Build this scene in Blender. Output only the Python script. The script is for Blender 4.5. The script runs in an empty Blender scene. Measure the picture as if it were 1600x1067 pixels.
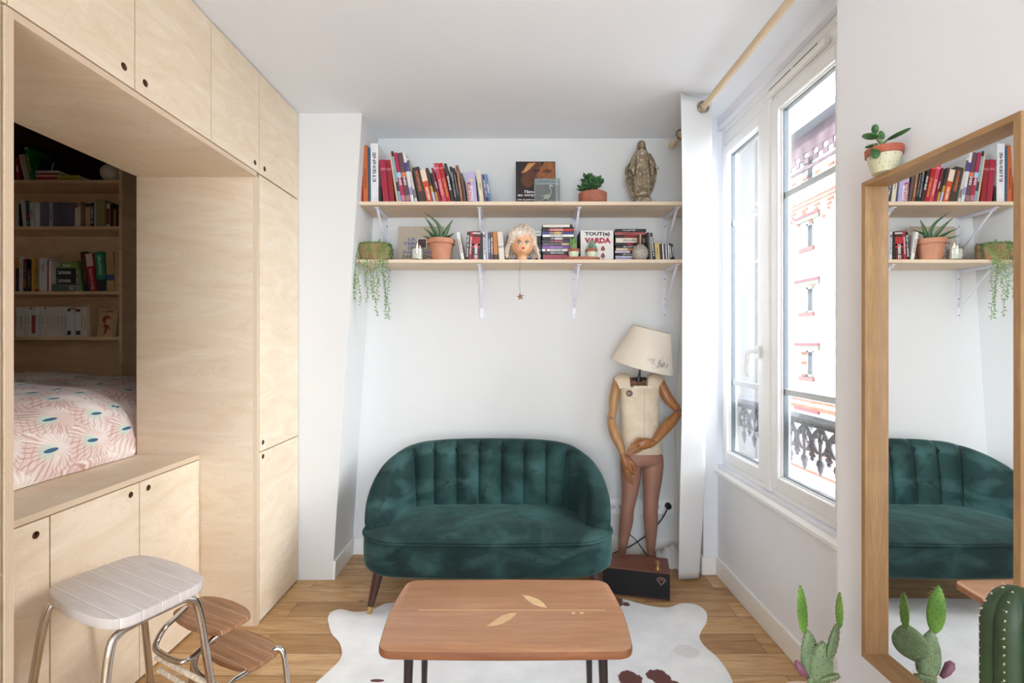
import bpy, bmesh, math, random
from math import sin, cos, pi, radians, atan2, sqrt
from mathutils import Vector, Matrix, Euler
random.seed(7)
SC = bpy.context.scene
COL = SC.collection
FP = 755.0; CH = 1.4; HY = 535.0

def P(px, py, d):
    return Vector(((px-800)*d/FP, d, CH-(py-HY)*d/FP))
def X(px, d): return (px-800)*d/FP
def Z(py, d): return CH-(py-HY)*d/FP
def lin(c):
    out = []
    for v in c:
        v = v/255.0
        out.append(v/12.92 if v <= 0.04045 else ((v+0.055)/1.055)**2.4)
    return out

# ------------------------------------------------------------------ materials
MATS = {}
class NT:
    def __init__(s, name, rough=0.6, metal=0.0, spec=0.5):
        s.m = bpy.data.materials.new(name); s.m.use_nodes = True
        s.t = s.m.node_tree; s.N = s.t.nodes; s.L = s.t.links
        s.b = s.N['Principled BSDF']; s.out = s.N['Material Output']
        s.b.inputs['Roughness'].default_value = rough
        s.b.inputs['Metallic'].default_value = metal
        s.b.inputs['Specular IOR Level'].default_value = spec
    def n(s, typ, **kw):
        x = s.N.new(typ)
        for k, v in kw.items():
            if k.startswith('i_'):
                x.inputs[k[2:].replace('_', ' ')].default_value = v
            else: setattr(x, k, v)
        return x
    def l(s, a, b): s.L.new(a, b)
    def coord(s, scale=(1,1,1), rot=(0,0,0), loc=(0,0,0), kind='Object'):
        tc = s.n('ShaderNodeTexCoord'); mp = s.n('ShaderNodeMapping')
        mp.inputs['Scale'].default_value = scale; mp.inputs['Rotation'].default_value = rot
        mp.inputs['Location'].default_value = loc
        s.l(tc.outputs[kind], mp.inputs['Vector']); return mp.outputs['Vector']
    def ramp(s, fac, stops):
        r = s.n('ShaderNodeValToRGB'); e = r.color_ramp.elements
        while len(e) < len(stops): e.new(0.5)
        for el, (p, c) in zip(e, stops):
            el.position = p; el.color = (*c, 1) if len(c) == 3 else c
        s.l(fac, r.inputs['Fac']); return r.outputs['Color']
    def math(s, op, a, b=None, c=None):
        x = s.n('ShaderNodeMath', operation=op)
        for i, v in enumerate((a, b, c)):
            if v is None: continue
            if isinstance(v, (int, float)): x.inputs[i].default_value = v
            else: s.l(v, x.inputs[i])
        return x.outputs[0]
    def mix(s, fac, a, b, blend='MIX'):
        x = s.n('ShaderNodeMix', data_type='RGBA', blend_type=blend)
        for sock, v in ((x.inputs[0], fac), (x.inputs[6], a), (x.inputs[7], b)):
            if isinstance(v, (int, float)): sock.default_value = v
            elif isinstance(v, (tuple, list)): sock.default_value = (*v[:3], 1)
            else: s.l(v, sock)
        return x.outputs[2]
    def noise(s, vec, scale, detail=3, rough=0.5, dist=0.0):
        x = s.n('ShaderNodeTexNoise'); x.inputs['Scale'].default_value = scale
        x.inputs['Detail'].default_value = detail; x.inputs['Roughness'].default_value = rough
        x.inputs['Distortion'].default_value = dist
        s.l(vec, x.inputs['Vector']); return x.outputs['Fac']
    def bump(s, h, strength=0.2, dist=0.01):
        x = s.n('ShaderNodeBump'); x.inputs['Strength'].default_value = strength
        x.inputs['Distance'].default_value = dist
        s.l(h, x.inputs['Height']); s.l(x.outputs[0], s.b.inputs['Normal'])

def flat(c, rough=0.6, metal=0.0, var=0.06, spec=0.5, scale=40):
    key = ('flat', tuple(c), rough, metal, var)
    if key in MATS: return MATS[key]
    t = NT('paint_%d_%d_%d' % tuple(c), rough, metal, spec)
    l = lin(c)
    if var:
        f = t.noise(t.coord(), scale, 2)
        t.l(t.ramp(f, [(0.3, tuple(v*(1-var) for v in l)), (0.7, tuple(min(1, v*(1+var)) for v in l))]), t.b.inputs['Base Color'])
    else: t.b.inputs['Base Color'].default_value = (*l, 1)
    MATS[key] = t.m; return t.m

def wood(name, c1, c2, axis=0, scale=1.0, rough=0.45, stretch=12, knots=0.0, bump=0.05, fig=0.35):
    if name in MATS: return MATS[name]
    t = NT(name, rough)
    sc = [stretch, stretch, stretch]; sc[axis] = 1.0
    v = t.coord(scale=[a*scale for a in sc])
    g = t.noise(v, 1.6, 5, 0.6, 1.2)
    v2 = t.coord(scale=[a*scale*4 for a in sc])
    fine = t.noise(v2, 3.0, 3, 0.6)
    a, b = lin(c1), lin(c2)
    col = t.ramp(g, [(0.28, b), (0.5, [x*0.5+y*0.5 for x, y in zip(a, b)]), (0.72, a)])
    col = t.mix(t.ramp(fine, [(0.35, (fig,)*3), (0.6, (0, 0, 0))]), col, [x*0.78 for x in b])
    t.l(col, t.b.inputs['Base Color'])
    if bump: t.bump(fine, bump, 0.002)
    MATS[name] = t.m; return t.m

def plywood(name='birch_plywood', c1=(241,225,203), c2=(228,206,176)):
    if name in MATS: return MATS[name]
    t = NT(name, 0.5)
    v = t.coord(scale=(1.2, 1.2, 1.2))
    warp = t.noise(v, 1.5, 2, 0.5)
    tc = t.coord(scale=(1.0, 1.6, 5.0))
    big = t.noise(tc, 1.3, 4, 0.55, 2.2)
    rings = t.math('SINE', t.math('MULTIPLY', big, 55.0))
    a, b = lin(c1), lin(c2)
    col = t.ramp(big, [(0.3, b), (0.7, a)])
    lines = t.ramp(rings, [(0.80, (0, 0, 0)), (1.0, (0.22,)*3)])
    col = t.mix(lines, col, [x*0.80 for x in b])
    vv = t.coord(scale=(3, 3, 14)); fl = t.noise(vv, 3.5, 2, 0.6)
    col = t.mix(t.ramp(fl, [(0.74, (0, 0, 0)), (0.80, (0.5,)*3)]), col, lin((176,130,86)))
    t.l(col, t.b.inputs['Base Color'])
    MATS[name] = t.m; return t.m

def ply_edge(axis):
    name = 'plywood_edge_%d' % axis
    if name in MATS: return MATS[name]
    t = NT(name, 0.55)
    v = t.coord()
    sp = t.n('ShaderNodeSeparateXYZ'); t.l(v, sp.inputs[0])
    w = t.math('SINE', t.math('MULTIPLY', sp.outputs[axis], 2*pi/0.0044))
    t.l(t.ramp(w, [(0.2, lin((208,180,148))), (0.8, lin((236,220,198)))]), t.b.inputs['Base Color'])
    MATS[name] = t.m; return t.m

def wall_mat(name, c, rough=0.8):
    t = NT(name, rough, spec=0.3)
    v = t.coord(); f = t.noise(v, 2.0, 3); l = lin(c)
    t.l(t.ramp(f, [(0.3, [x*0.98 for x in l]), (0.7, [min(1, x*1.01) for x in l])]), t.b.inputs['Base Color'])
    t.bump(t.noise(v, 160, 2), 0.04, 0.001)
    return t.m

def glass_mat(name='clear_pane', tint=(1,1,1), refl=0.06):
    if name in MATS: return MATS[name]
    m = bpy.data.materials.new(name); m.use_nodes = True; nt = m.node_tree; nt.nodes.clear()
    o = nt.nodes.new('ShaderNodeOutputMaterial'); tr = nt.nodes.new('ShaderNodeBsdfTransparent')
    gl = nt.nodes.new('ShaderNodeBsdfGlossy'); gl.inputs['Roughness'].default_value = 0.02
    tr.inputs['Color'].default_value = (*tint, 1)
    fr = nt.nodes.new('ShaderNodeLayerWeight'); fr.inputs['Blend'].default_value = 0.12
    mx = nt.nodes.new('ShaderNodeMixShader')
    mm = nt.nodes.new('ShaderNodeMath'); mm.operation = 'MULTIPLY_ADD'; mm.inputs[1].default_value = 0.5; mm.inputs[2].default_value = refl*0.5
    nt.links.new(fr.outputs['Fresnel'], mm.inputs[0]); nt.links.new(mm.outputs[0], mx.inputs['Fac'])
    nt.links.new(tr.outputs[0], mx.inputs[1]); nt.links.new(gl.outputs[0], mx.inputs[2])
    nt.links.new(mx.outputs[0], o.inputs['Surface'])
    MATS[name] = m; return m

M_wall = wall_mat('white_wall_paint', (223,223,222))
M_wallr = wall_mat('warm_white_wall_paint', (232,233,238))
M_ceil = wall_mat('white_ceiling_paint', (236,240,246))
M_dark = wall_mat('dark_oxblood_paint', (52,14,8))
M_ply = plywood()
M_plyd = plywood('birch_plywood_bookcase', (238,206,164), (220,182,136))
M_edgeY = ply_edge(1); M_edgeZ = ply_edge(2)
M_trim = flat((240,239,237), 0.35, var=0.01)
M_pvc = flat((238,238,238), 0.3, var=0.01)
M_chrome = flat((205,200,195), 0.12, 1.0, var=0.03)
M_steel = flat((150,150,150), 0.3, 1.0, var=0.03)
M_brass = flat((214,178,120), 0.25, 1.0, var=0.03)
M_black = flat((22,20,20), 0.4, var=0.1)
M_paper = flat((232,224,208), 0.8, var=0.05, scale=300)
M_oldpaper = flat((214,196,160), 0.8, var=0.06, scale=300)
M_terra = flat((190,132,104), 0.75, var=0.10, scale=25)
M_terra2 = flat((164,100,78), 0.75, var=0.12, scale=25)
M_soil = flat((60,44,34), 0.95, var=0.4, scale=120)
M_brack = flat((226,226,236), 0.4, var=0.02)
M_white = flat((240,240,240), 0.5, var=0.02)
M_glass = glass_mat()

# ------------------------------------------------------------------ mesh builder
class MB:
    def __init__(s): s.v = []; s.f = []; s.m = []
    def add(s, vs, fs, mi=0):
        o = len(s.v); s.v += [Vector(v) for v in vs]
        for f in fs: s.f.append([i+o for i in f]); s.m.append(mi)
        return s
    def box(s, x0, x1, y0, y1, z0, z1, mi=0, xf=None):
        vs = [Vector((x, y, z)) for z in (z0, z1) for y in (y0, y1) for x in (x0, x1)]
        if xf is not None: vs = [xf @ v for v in vs]
        return s.add(vs, [(0,2,3,1),(4,5,7,6),(0,1,5,4),(2,6,7,3),(0,4,6,2),(1,3,7,5)], mi)
    def prism(s, poly, axis, a, b, mi=0):
        def pt(u, v, w):
            return {0:(w,u,v), 1:(u,w,v), 2:(u,v,w)}[axis]
        n = len(poly)
        vs = [pt(u, v, a) for u, v in poly]+[pt(u, v, b) for u, v in poly]
        fs = [list(range(n))[::-1], list(range(n, 2*n))]
        for i in range(n): fs.append([i, (i+1) % n, n+(i+1) % n, n+i])
        area = sum(poly[i][0]*poly[(i+1)%n][1]-poly[(i+1)%n][0]*poly[i][1] for i in range(n))
        flip = (area < 0) != (axis == 1) 
        if (b < a): flip = not flip
        if flip: fs = [f[::-1] for f in fs]
        return s.add(vs, fs, mi)
    def loft(s, rings, cap=True, mi=0, closed=False):
        n = len(rings[0]); vs = [p for r in rings for p in r]; fs = []
        R = len(rings)
        for j in range(R if closed else R-1):
            k = (j+1) % R
            for i in range(n):
                fs.append([j*n+i, j*n+(i+1) % n, k*n+(i+1) % n, k*n+i])
        if cap and not closed:
            fs.append(list(range(n))[::-1]); fs.append([(R-1)*n+i for i in range(n)])
        return s.add(vs, fs, mi)
    def tube(s, pts, r, n=8, mi=0, cap=True, closed=False, flatk=1.0, up=None):
        pts = [Vector(p) for p in pts]; L = len(pts)
        rs = r if isinstance(r, (list, tuple)) else [r]*L
        rings = []; nrm = None
        for i, p in enumerate(pts):
            a = pts[(i-1) % L] if (i > 0 or closed) else p
            b = pts[(i+1) % L] if (i < L-1 or closed) else p
            t = (b-a)
            t = t.normalized() if t.length > 1e-9 else Vector((0,0,1))
            if nrm is None:
                ref = Vector(up) if up else (Vector((0,0,1)) if abs(t.z) < 0.9 else Vector((1,0,0)))
                nrm = (ref - t*ref.dot(t)).normalized()
            else:
                nrm = (nrm - t*nrm.dot(t))
                nrm = nrm.normalized() if nrm.length > 1e-6 else t.orthogonal().normalized()
            bn = t.cross(nrm)
            rings.append([p+nrm*cos(2*pi*k/n)*rs[i]*flatk+bn*sin(2*pi*k/n)*rs[i] for k in range(n)])
        return s.loft(rings, cap, mi, closed)
    def lathe(s, prof, n=24, c=(0,0,0), mi=0, cap=True, sx=1, sy=1):
        c = Vector(c)
        rings = [[c+Vector((cos(2*pi*k/n)*r*sx, sin(2*pi*k/n)*r*sy, z)) for k in range(n)] for r, z in prof]
        return s.loft(rings, cap, mi)
    def ell(s, c, r, n=14, m=9, rot=None, mi=0):
        c = Vector(c); rings = []
        for j in range(m+1):
            th = pi*(0.001+0.998*j/m)
            ring = []
            for k in range(n):
                v = Vector((sin(th)*cos(2*pi*k/n)*r[0], sin(th)*sin(2*pi*k/n)*r[1], -cos(th)*r[2]))
                if rot is not None: v = rot @ v
                ring.append(c+v)
            rings.append(ring)
        return s.loft(rings, True, mi)
    def xf(s, M):
        s.v = [M @ v for v in s.v]; return s

def obj(name, mb, mats, parent=None, bevel=0, sub=0, world=True, smooth=35, kind=None, label=None, loc=None, seg=2):
    me = bpy.data.meshes.new(name)
    off = Vector((0,0,0))
    if parent is not None and world:
        p = parent
        while p is not None: off += Vector(p.location); p = p.parent
    if loc is not None: off = Vector(loc)
    me.from_pydata([tuple(v-off) for v in mb.v], [], mb.f)
    if not isinstance(mats, (list, tuple)): mats = [mats]
    for m in mats: me.materials.append(m)
    for p, mi in zip(me.polygons, mb.m): p.material_index = mi
    if smooth:
        me.polygons.foreach_set('use_smooth', [True]*len(me.polygons))
        if smooth < 180: me.set_sharp_from_angle(angle=radians(smooth))
    me.update()
    o = bpy.data.objects.new(name, me); COL.objects.link(o)
    if parent is not None: o.parent = parent
    if loc is not None: o.location = loc
    if bevel:
        b = o.modifiers.new('bevel', 'BEVEL'); b.width = bevel; b.segments = seg; b.limit_method = 'ANGLE'; b.angle_limit = radians(40)
    if sub:
        b = o.modifiers.new('sub', 'SUBSURF'); b.levels = sub; b.render_levels = sub
    if kind: o['kind'] = kind
    if label: o['label'] = label
    return o
def thing(name, label, cat, loc=(0,0,0), rot=(0,0,0), group=None):
    o = bpy.data.objects.new(name, None); COL.objects.link(o)
    o.location = loc; o.rotation_euler = rot; o.empty_display_size = 0.05
    o['label'] = label; o['category'] = cat
    if group: o['group'] = group
    return o
def tag(o, label, cat, group=None):
    o['label'] = label; o['category'] = cat
    if group: o['group'] = group
    return o
def struct(name, mb, m, **kw): return obj(name, mb, m, kind='structure', **kw)

TEXT = {}
def text_mesh(s, bold=0.0):
    k = (s, bold)
    if k in TEXT: return TEXT[k]
    cu = bpy.data.curves.new('t', 'FONT'); cu.body = s; cu.size = 1; cu.offset = bold; cu.resolution_u = 2
    o = bpy.data.objects.new('t', cu); COL.objects.link(o)
    bpy.context.view_layer.update()
    dg = bpy.context.evaluated_depsgraph_get()
    me = bpy.data.meshes.new_from_object(o.evaluated_get(dg))
    vs = [v.co.copy() for v in me.vertices]; fs = [list(p.vertices) for p in me.polygons]
    bpy.data.objects.remove(o); bpy.data.curves.remove(cu); bpy.data.meshes.remove(me)
    TEXT[k] = (vs, fs); return TEXT[k]
def text(parent, s, m, org, u, v, w, h=None, name='title', bold=0.02, align='c', label=None):
    """lettering centred on org, running along u (length w) and up along v (height h)"""
    vs, fs = text_mesh(s, bold)
    if not vs: return None
    x0 = min(a.x for a in vs); x1 = max(a.x for a in vs); y0 = min(a.y for a in vs); y1 = max(a.y for a in vs)
    sx = w/(x1-x0); sy = (h/(y1-y0)) if h else sx
    u = Vector(u); v = Vector(v); org = Vector(org); nn = u.cross(v)
    mb = MB()
    pts = [org+u*((a.x-(x0+x1)/2)*sx)+v*((a.y-(y0+y1)/2)*sy)+nn*0.0004 for a in vs]
    mb.add(pts, fs)
    return obj(name, mb, m, parent, world=False, smooth=0, label=label)

ORD = ['first','second','third','fourth','fifth','sixth','seventh','eighth','ninth','tenth','eleventh','twelfth','thirteenth','fourteenth','fifteenth','sixteenth','seventeenth','eighteenth','nineteenth','twentieth','twenty-first','twenty-second','twenty-third','twenty-fourth','twenty-fifth','twenty-sixth','twenty-seventh','twenty-eighth','twenty-ninth','thirtieth']

# ================================================================== ROOM
YB = 3.2; H = 2.75
def floor_mat():
    t = NT('oak_plank_floor', 0.38)
    v = t.coord()
    br = t.n('ShaderNodeTexBrick'); t.l(v, br.inputs['Vector'])
    br.offset = 0.37; br.offset_frequency = 2; br.squash = 1
    br.inputs['Scale'].default_value = 1.0
    br.inputs['Brick Width'].default_value = 1.15; br.inputs['Row Height'].default_value = 0.145
    br.inputs['Mortar Size'].default_value = 0.0012; br.inputs['Mortar Smooth'].default_value = 0.0; br.inputs['Bias'].default_value = 0.0
    br.inputs['Color1'].default_value = (0,0,0,1); br.inputs['Color2'].default_value = (1,1,1,1); br.inputs['Mortar'].default_value = (0.5,0.5,0.5,1)
    wn = t.n('ShaderNodeTexWhiteNoise'); wn.noise_dimensions = '1D'; t.l(br.outputs['Color'], wn.inputs['W'])
    # offset grain per plank
    cmb = t.n('ShaderNodeVectorMath', operation='ADD')
    sc = t.n('ShaderNodeVectorMath', operation='SCALE'); t.l(wn.outputs['Color'], sc.inputs[0]); sc.inputs['Scale'].default_value = 7.0
    t.l(v, cmb.inputs[0]); t.l(sc.outputs[0], cmb.inputs[1])
    mp = t.n('ShaderNodeMapping'); mp.inputs['Scale'].default_value = (1.3, 11, 1); t.l(cmb.outputs[0], mp.inputs['Vector'])
    g = t.noise(mp.outputs[0], 2.0, 5, 0.6, 1.6)
    mp2 = t.n('ShaderNodeMapping'); mp2.inputs['Scale'].default_value = (6, 90, 1); t.l(cmb.outputs[0], mp2.inputs['Vector'])
    fn = t.noise(mp2.outputs[0], 2.0, 3, 0.6)
    col = t.ramp(g, [(0.25, lin((168,126,84))), (0.45, lin((206,166,118))), (0.7, lin((228,194,148)))])
    tone = t.ramp(br.outputs['Color'], [(0.0, lin((206,190,170))), (0.5, lin((236,230,220))), (1.0, lin((252,250,246)))])
    col = t.mix(1.0, col, tone, 'MULTIPLY')
    col = t.mix(t.ramp(fn, [(0.35, (0.25,)*3), (0.6, (0,0,0))]), col, lin((120,78,44)))
    kn = t.n('ShaderNodeTexVoronoi'); mpk = t.n('ShaderNodeMapping'); mpk.inputs['Scale'].default_value = (1.5, 3.0, 1); t.l(v, mpk.inputs['Vector'])
    kn.inputs['Scale'].default_value = 1.6; t.l(mpk.outputs[0], kn.inputs['Vector'])
    col = t.mix(t.ramp(kn.outputs['Distance'], [(0.02, (0.85,)*3), (0.055, (0,0,0))]), col, lin((84,52,30)))
    col = t.mix(br.outputs['Fac'], col, lin((70,46,28)))
    t.l(col, t.b.inputs['Base Color'])
    t.bump(fn, 0.05, 0.002)
    return t.m
struct('floor', MB().box(-3.9, 1.6, -2.7, 3.5, -0.1, 0), floor_mat(), smooth=0)
struct('ceiling', MB().box(-3.9, 1.6, -2.7, 3.5, H, H+0.1), M_ceil, smooth=0)
struct('wall_back', MB().box(-1.2, 1.6, YB, YB+0.2, 0, H), M_wall, smooth=0)
struct('wall_left', MB().prism([(-1.85,0),(-1.06,0),(-0.885,H),(-1.85,H)], 1, 2.85, YB+0.2), M_wall, smooth=0)
struct('wall_pillar', MB().box(1.156, 1.50, 2.95, YB+0.01, 0, H).box(1.156, 1.243, 2.92, 2.96, 0, H), M_wallr, smooth=0)
WY0, WY1, WZ0, WZ1 = 1.80, 2.95, 0.66, 2.69
struct('wall_window', MB().box(1.243, 1.5, 1.55, 2.95, 0, WZ0).box(1.243, 1.5, 1.55, 2.95, WZ1, H)
       .box(1.243, 1.5, 1.55, WY0, WZ0, WZ1), M_wallr, smooth=0)
struct('wall_right', MB().box(1.08, 1.5, -2.7, 1.605, 0, H), M_wallr, smooth=0)
# wall behind the camera with a tall opening added for the fill light
struct('wall_front', MB().box(-3.9, -1.15, -2.7, -2.55, 0, H).box(0.98, 1.1, -2.7, -2.55, 0, H).box(-1.15, 0.98, -2.7, -2.55, 0, 0.25).box(-1.15, 0.98, -2.7, -2.55, 2.6, H), M_wall, smooth=0)
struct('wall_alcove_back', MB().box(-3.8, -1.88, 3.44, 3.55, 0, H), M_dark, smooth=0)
struct('wall_alcove_side', MB().box(-3.9, -3.75, 1.05, 3.5, 0, H), M_wall, smooth=0)
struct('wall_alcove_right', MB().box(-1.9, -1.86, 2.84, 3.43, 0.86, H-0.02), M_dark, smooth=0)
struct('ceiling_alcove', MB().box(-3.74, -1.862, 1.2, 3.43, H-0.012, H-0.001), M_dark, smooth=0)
struct('wall_alcove_front', MB().box(-3.8, -1.862, 1.05, 1.196, 0, H), M_wall, smooth=0)
struct('wall_left_near', MB().box(-1.95, -1.858, -2.7, 1.05, 0, H), M_wall, smooth=0)
# added window frame behind the camera, never seen, holds the fill light
wf = MB()
for x in (-1.15, -0.44, 0.27, 0.94): wf.box(x, x+0.045, -2.66, -2.6, 0.25, 2.6)
for z in (0.25, 2.555): wf.box(-1.15, 0.98, -2.66, -2.6, z, z+0.045)
w2 = thing('added_rear_window', 'added unseen white window frame behind the viewpoint', 'window', (0, -2.63, 0.25)); w2['kind'] = 'structure'; del w2['label']; del w2['category']
obj('frame', wf, M_pvc, w2)
# baseboards
bb = MB().box(-1.065, 1.156, YB-0.014, YB, 0, 0.11)
struct('baseboard_back', bb, M_trim, bevel=0.003)
bb = MB().add([(-1.06,2.85,0),(-1.046,2.85,0),(-1.039,2.85,0.11),(-1.053,2.85,0.11),(-1.06,YB,0),(-1.046,YB,0),(-1.039,YB,0.11),(-1.053,YB,0.11)],
              [(0,1,2,3),(7,6,5,4),(0,4,5,1),(1,5,6,2),(2,6,7,3),(3,7,4,0)])
struct('baseboard_left', bb, M_trim)
struct('baseboard_right', MB().box(1.226, 1.243, 1.605, 2.906, 0, 0.11), M_trim, bevel=0.004)
struct('baseboard_pillar', MB().box(1.142, 1.243, 2.906, 2.92, 0, 0.11).box(1.142, 1.156, 2.92, YB-0.014, 0, 0.11), M_trim, bevel=0.003)
# sill moulding
struct('trim_1', MB().prism([(1.222, 0.615),(1.243, 0.60),(1.285, 0.60),(1.285, 0.66),(1.262, 0.655),(1.222, 0.632)], 1, 1.61, 2.94), M_trim, smooth=20)

# ------------------------------------------------------------------ window_1
win = bpy.data.objects.new('window_1', None); COL.objects.link(win); win.location = (1.29, 2.4, 0.66); win['kind'] = 'structure'
def yzframe(mb, y0, y1, z0, z1, w, xa, xb, wb=None):
    wb = wb or w
    mb.box(xa, xb, y0, y0+w, z0, z1).box(xa, xb, y1-w, y1, z0, z1).box(xa, xb, y0+w, y1-w, z1-w, z1).box(xa, xb, y0+w, y1-w, z0, z0+wb)
fm = MB(); yzframe(fm, 1.80, 2.935, 0.66, 2.69, 0.035, 1.276, 1.35)
obj('frame', fm, M_pvc, win, bevel=0.004)
LS = (2.44, 2.905); RS = (1.83, 2.385)
for nm, (y0, y1), gy in (('sash', (2.435, 2.905), (2.491, 2.858)), ('sash', (1.84, 2.37), (1.90, 2.31))):
    s_ = MB(); z0, z1 = 0.69, 2.575
    a, b = gy
    xa, xb = 1.268, 1.335
    s_.box(xa, xb, y0, a, z0, z1).box(xa, xb, b, y1, z0, z1).box(xa, xb, a, b, 2.515, z1).box(xa, xb, a, b, z0, 0.754)
    so = obj('sash', s_, M_pvc, win, bevel=0.006, seg=3)
    bd = MB(); yzframe(bd, a-0.004, b+0.004, 0.75, 2.519, 0.010, 1.286, 1.312)
    obj('bead', bd, M_pvc, so, bevel=0.002)
    gk = MB(); yzframe(gk, a+0.005, b-0.005, 0.759, 2.510, 0.005, 1.295, 1.316)
    obj('gasket', gk, flat((104,112,118), 0.5), so)
    gl = MB().box(1.3085, 1.3115, a, b, 0.755, 2.514)
    obj('pane', gl, M_glass, so, smooth=0)
    for z in (2.10, 1.164):
        mu = MB().box(1.300, 1.3075, a, b, z-0.014, z+0.014)
        obj('muntin', mu, flat((205,210,214), 0.35, var=0.01), so, bevel=0.002)
obj('outer_reveal', MB().box(1.352, 1.4995, 2.9440, 2.9495, 0.69, 2.689).box(1.352, 1.4995, 1.801, 2.944, 2.6845, 2.6895), flat((128,128,127), 0.9, var=0.12, scale=30), win, smooth=0)
# meeting stile and head
obj('centre_stile', MB().box(1.262, 1.30, 2.372, 2.433, 0.67, 2.60), M_pvc, win, bevel=0.006, seg=3)
obj('head_board', MB().box(1.276, 1.35, 1.835, 2.90, 2.58, 2.655), M_pvc, win, bevel=0.006)
vt = MB().box(1.245, 1.276, 1.93, 2.37, 2.595, 2.625)
vo = obj('air_vent', vt, flat((234,232,228), 0.4, var=0.01), win, bevel=0.008, seg=3)
obj('slot', MB().box(1.2435, 1.246, 1.97, 2.14, 2.618, 2.621).box(1.2435, 1.246, 2.16, 2.34, 2.618, 2.621), M_black, vo)
hd = MB().box(1.252, 1.263, 2.46, 2.487, 1.315, 1.385)
hh = obj('window_handle', hd, M_white, win, bevel=0.006, seg=3)
hb = MB().tube([(1.258,2.474,1.355),(1.225,2.474,1.355),(1.213,2.476,1.348),(1.207,2.482,1.33),(1.206,2.487,1.29),(1.209,2.488,1.25),(1.216,2.486,1.225)], [0.010,0.010,0.011,0.011,0.011,0.010,0.007], 10)
obj('lever', hb, M_white, hh, smooth=80)

# ------------------------------------------------------------------ outside
es = MB().box(1.352, 1.62, 1.7, 2.949, 0.64, 0.69)
tag(obj('window_ledge', es, flat((214,208,204), 0.7, var=0.05)), 'pale stone ledge outside under the window', 'ledge')
tag(obj('wooden_board', MB().box(1.43, 1.56, 1.55, 2.28, 0.6915, 0.712), flat((168,140,138), 0.7, var=0.15)), 'weathered pinkish board lying on the ledge outside the window', 'board')
rl = thing('balcony_railing', 'dark cast iron scroll railing outside the window', 'railing', (1.39, 2.4, 1.05))
iron = flat((112,114,118), 0.7, 0.0, var=0.25, scale=60)
rb = MB(); 
rb.prism([(1.362,1.030),(1.418,1.030),(1.428,1.045),(1.418,1.066),(1.362,1.066),(1.352,1.045)], 1, 1.5, 2.955)
rb.box(1.372, 1.408, 1.5, 2.955, 1.012, 1.030)
obj('top_rail', rb, iron, rl, smooth=20)
obj('wall_bracket', MB().tube([(1.39,2.95,0.93),(1.39,2.90,0.93),(1.39,2.86,0.95)], 0.009, 8), iron, rl)
def scroll(yc):
    m = MB(); x = 1.39
    # central spear
    m.tube([(x,yc,1.015),(x,yc,0.93),(x,yc,0.87)], [0.010,0.008,0.009], 8)
    m.ell((x,yc,0.955), (0.010,0.017,0.020), 8, 6); m.ell((x,yc,0.99), (0.010,0.013,0.012), 8, 6)
    m.loft([[Vector((x+cos(a)*r*0.7, yc+sin(a)*r, z)) for a in [2*pi*k/8 for k in range(8)]] for r, z in ((0.008,0.872),(0.020,0.862),(0.023,0.845),(0.014,0.83),(0.016,0.822),(0.002,0.795))])
    for sg in (-1, 1):
        pts = []
        for i in range(15):
            t = i/14
            pts.append((x, yc+sg*(0.010+0.042*sin(pi*t*0.95)), 1.010-0.115*t))
        m.tube(pts, [0.007+0.004*sin(pi*i/14) for i in range(15)], 7)
        pts = [(x, yc+sg*(0.032+0.017*cos(a)*(1-k/16)), 0.972+0.019*sin(a)*(1-k/16)) for k, a in enumerate([0.5*i for i in range(13)])]
        m.tube(pts, 0.0055, 6)
        pts = [(x, yc+sg*(0.056-0.013*cos(a)*(1-k/18)), 0.905+0.018*sin(a)*(1-k/18)) for k, a in enumerate([0.5*i-0.6 for i in range(12)])]
        m.tube(pts, [0.008]*8+[0.006]*4, 6)
    return m
k = 0; y = 2.885
while y > 1.6:
    obj('scroll_ornament', scroll(y), iron, rl, smooth=60); y -= 0.118
    # lower garland leaf
    if y > 1.6:
        obj('leaf_ornament', MB().ell((1.39, y+0.059, 0.880), (0.010,0.026,0.014), 10, 6).ell((1.39, y+0.059, 0.862), (0.009,0.012,0.012), 8, 6), iron, rl, smooth=80)
tag(obj('drainpipe', MB().tube([(1.545,3.00,-3),(1.545,3.00,3.4)], 0.022, 12), flat((112,114,118), 0.5, var=0.03)), 'pale grey drainpipe running down outside the window', 'drainpipe')
tag(obj('outer_wall', MB().box(1.50, 1.52, 2.951, 6.0, -3, 5).box(1.50, 1.52, -3, 1.6, -3, 5).box(1.5,1.52,1.6,2.951,-3,0.62).box(1.5,1.60,1.5,2.95,2.70,2.78), flat((222,220,218), 0.85, var=0.04)), 'pale outer wall around the window opening', 'wall')

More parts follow.
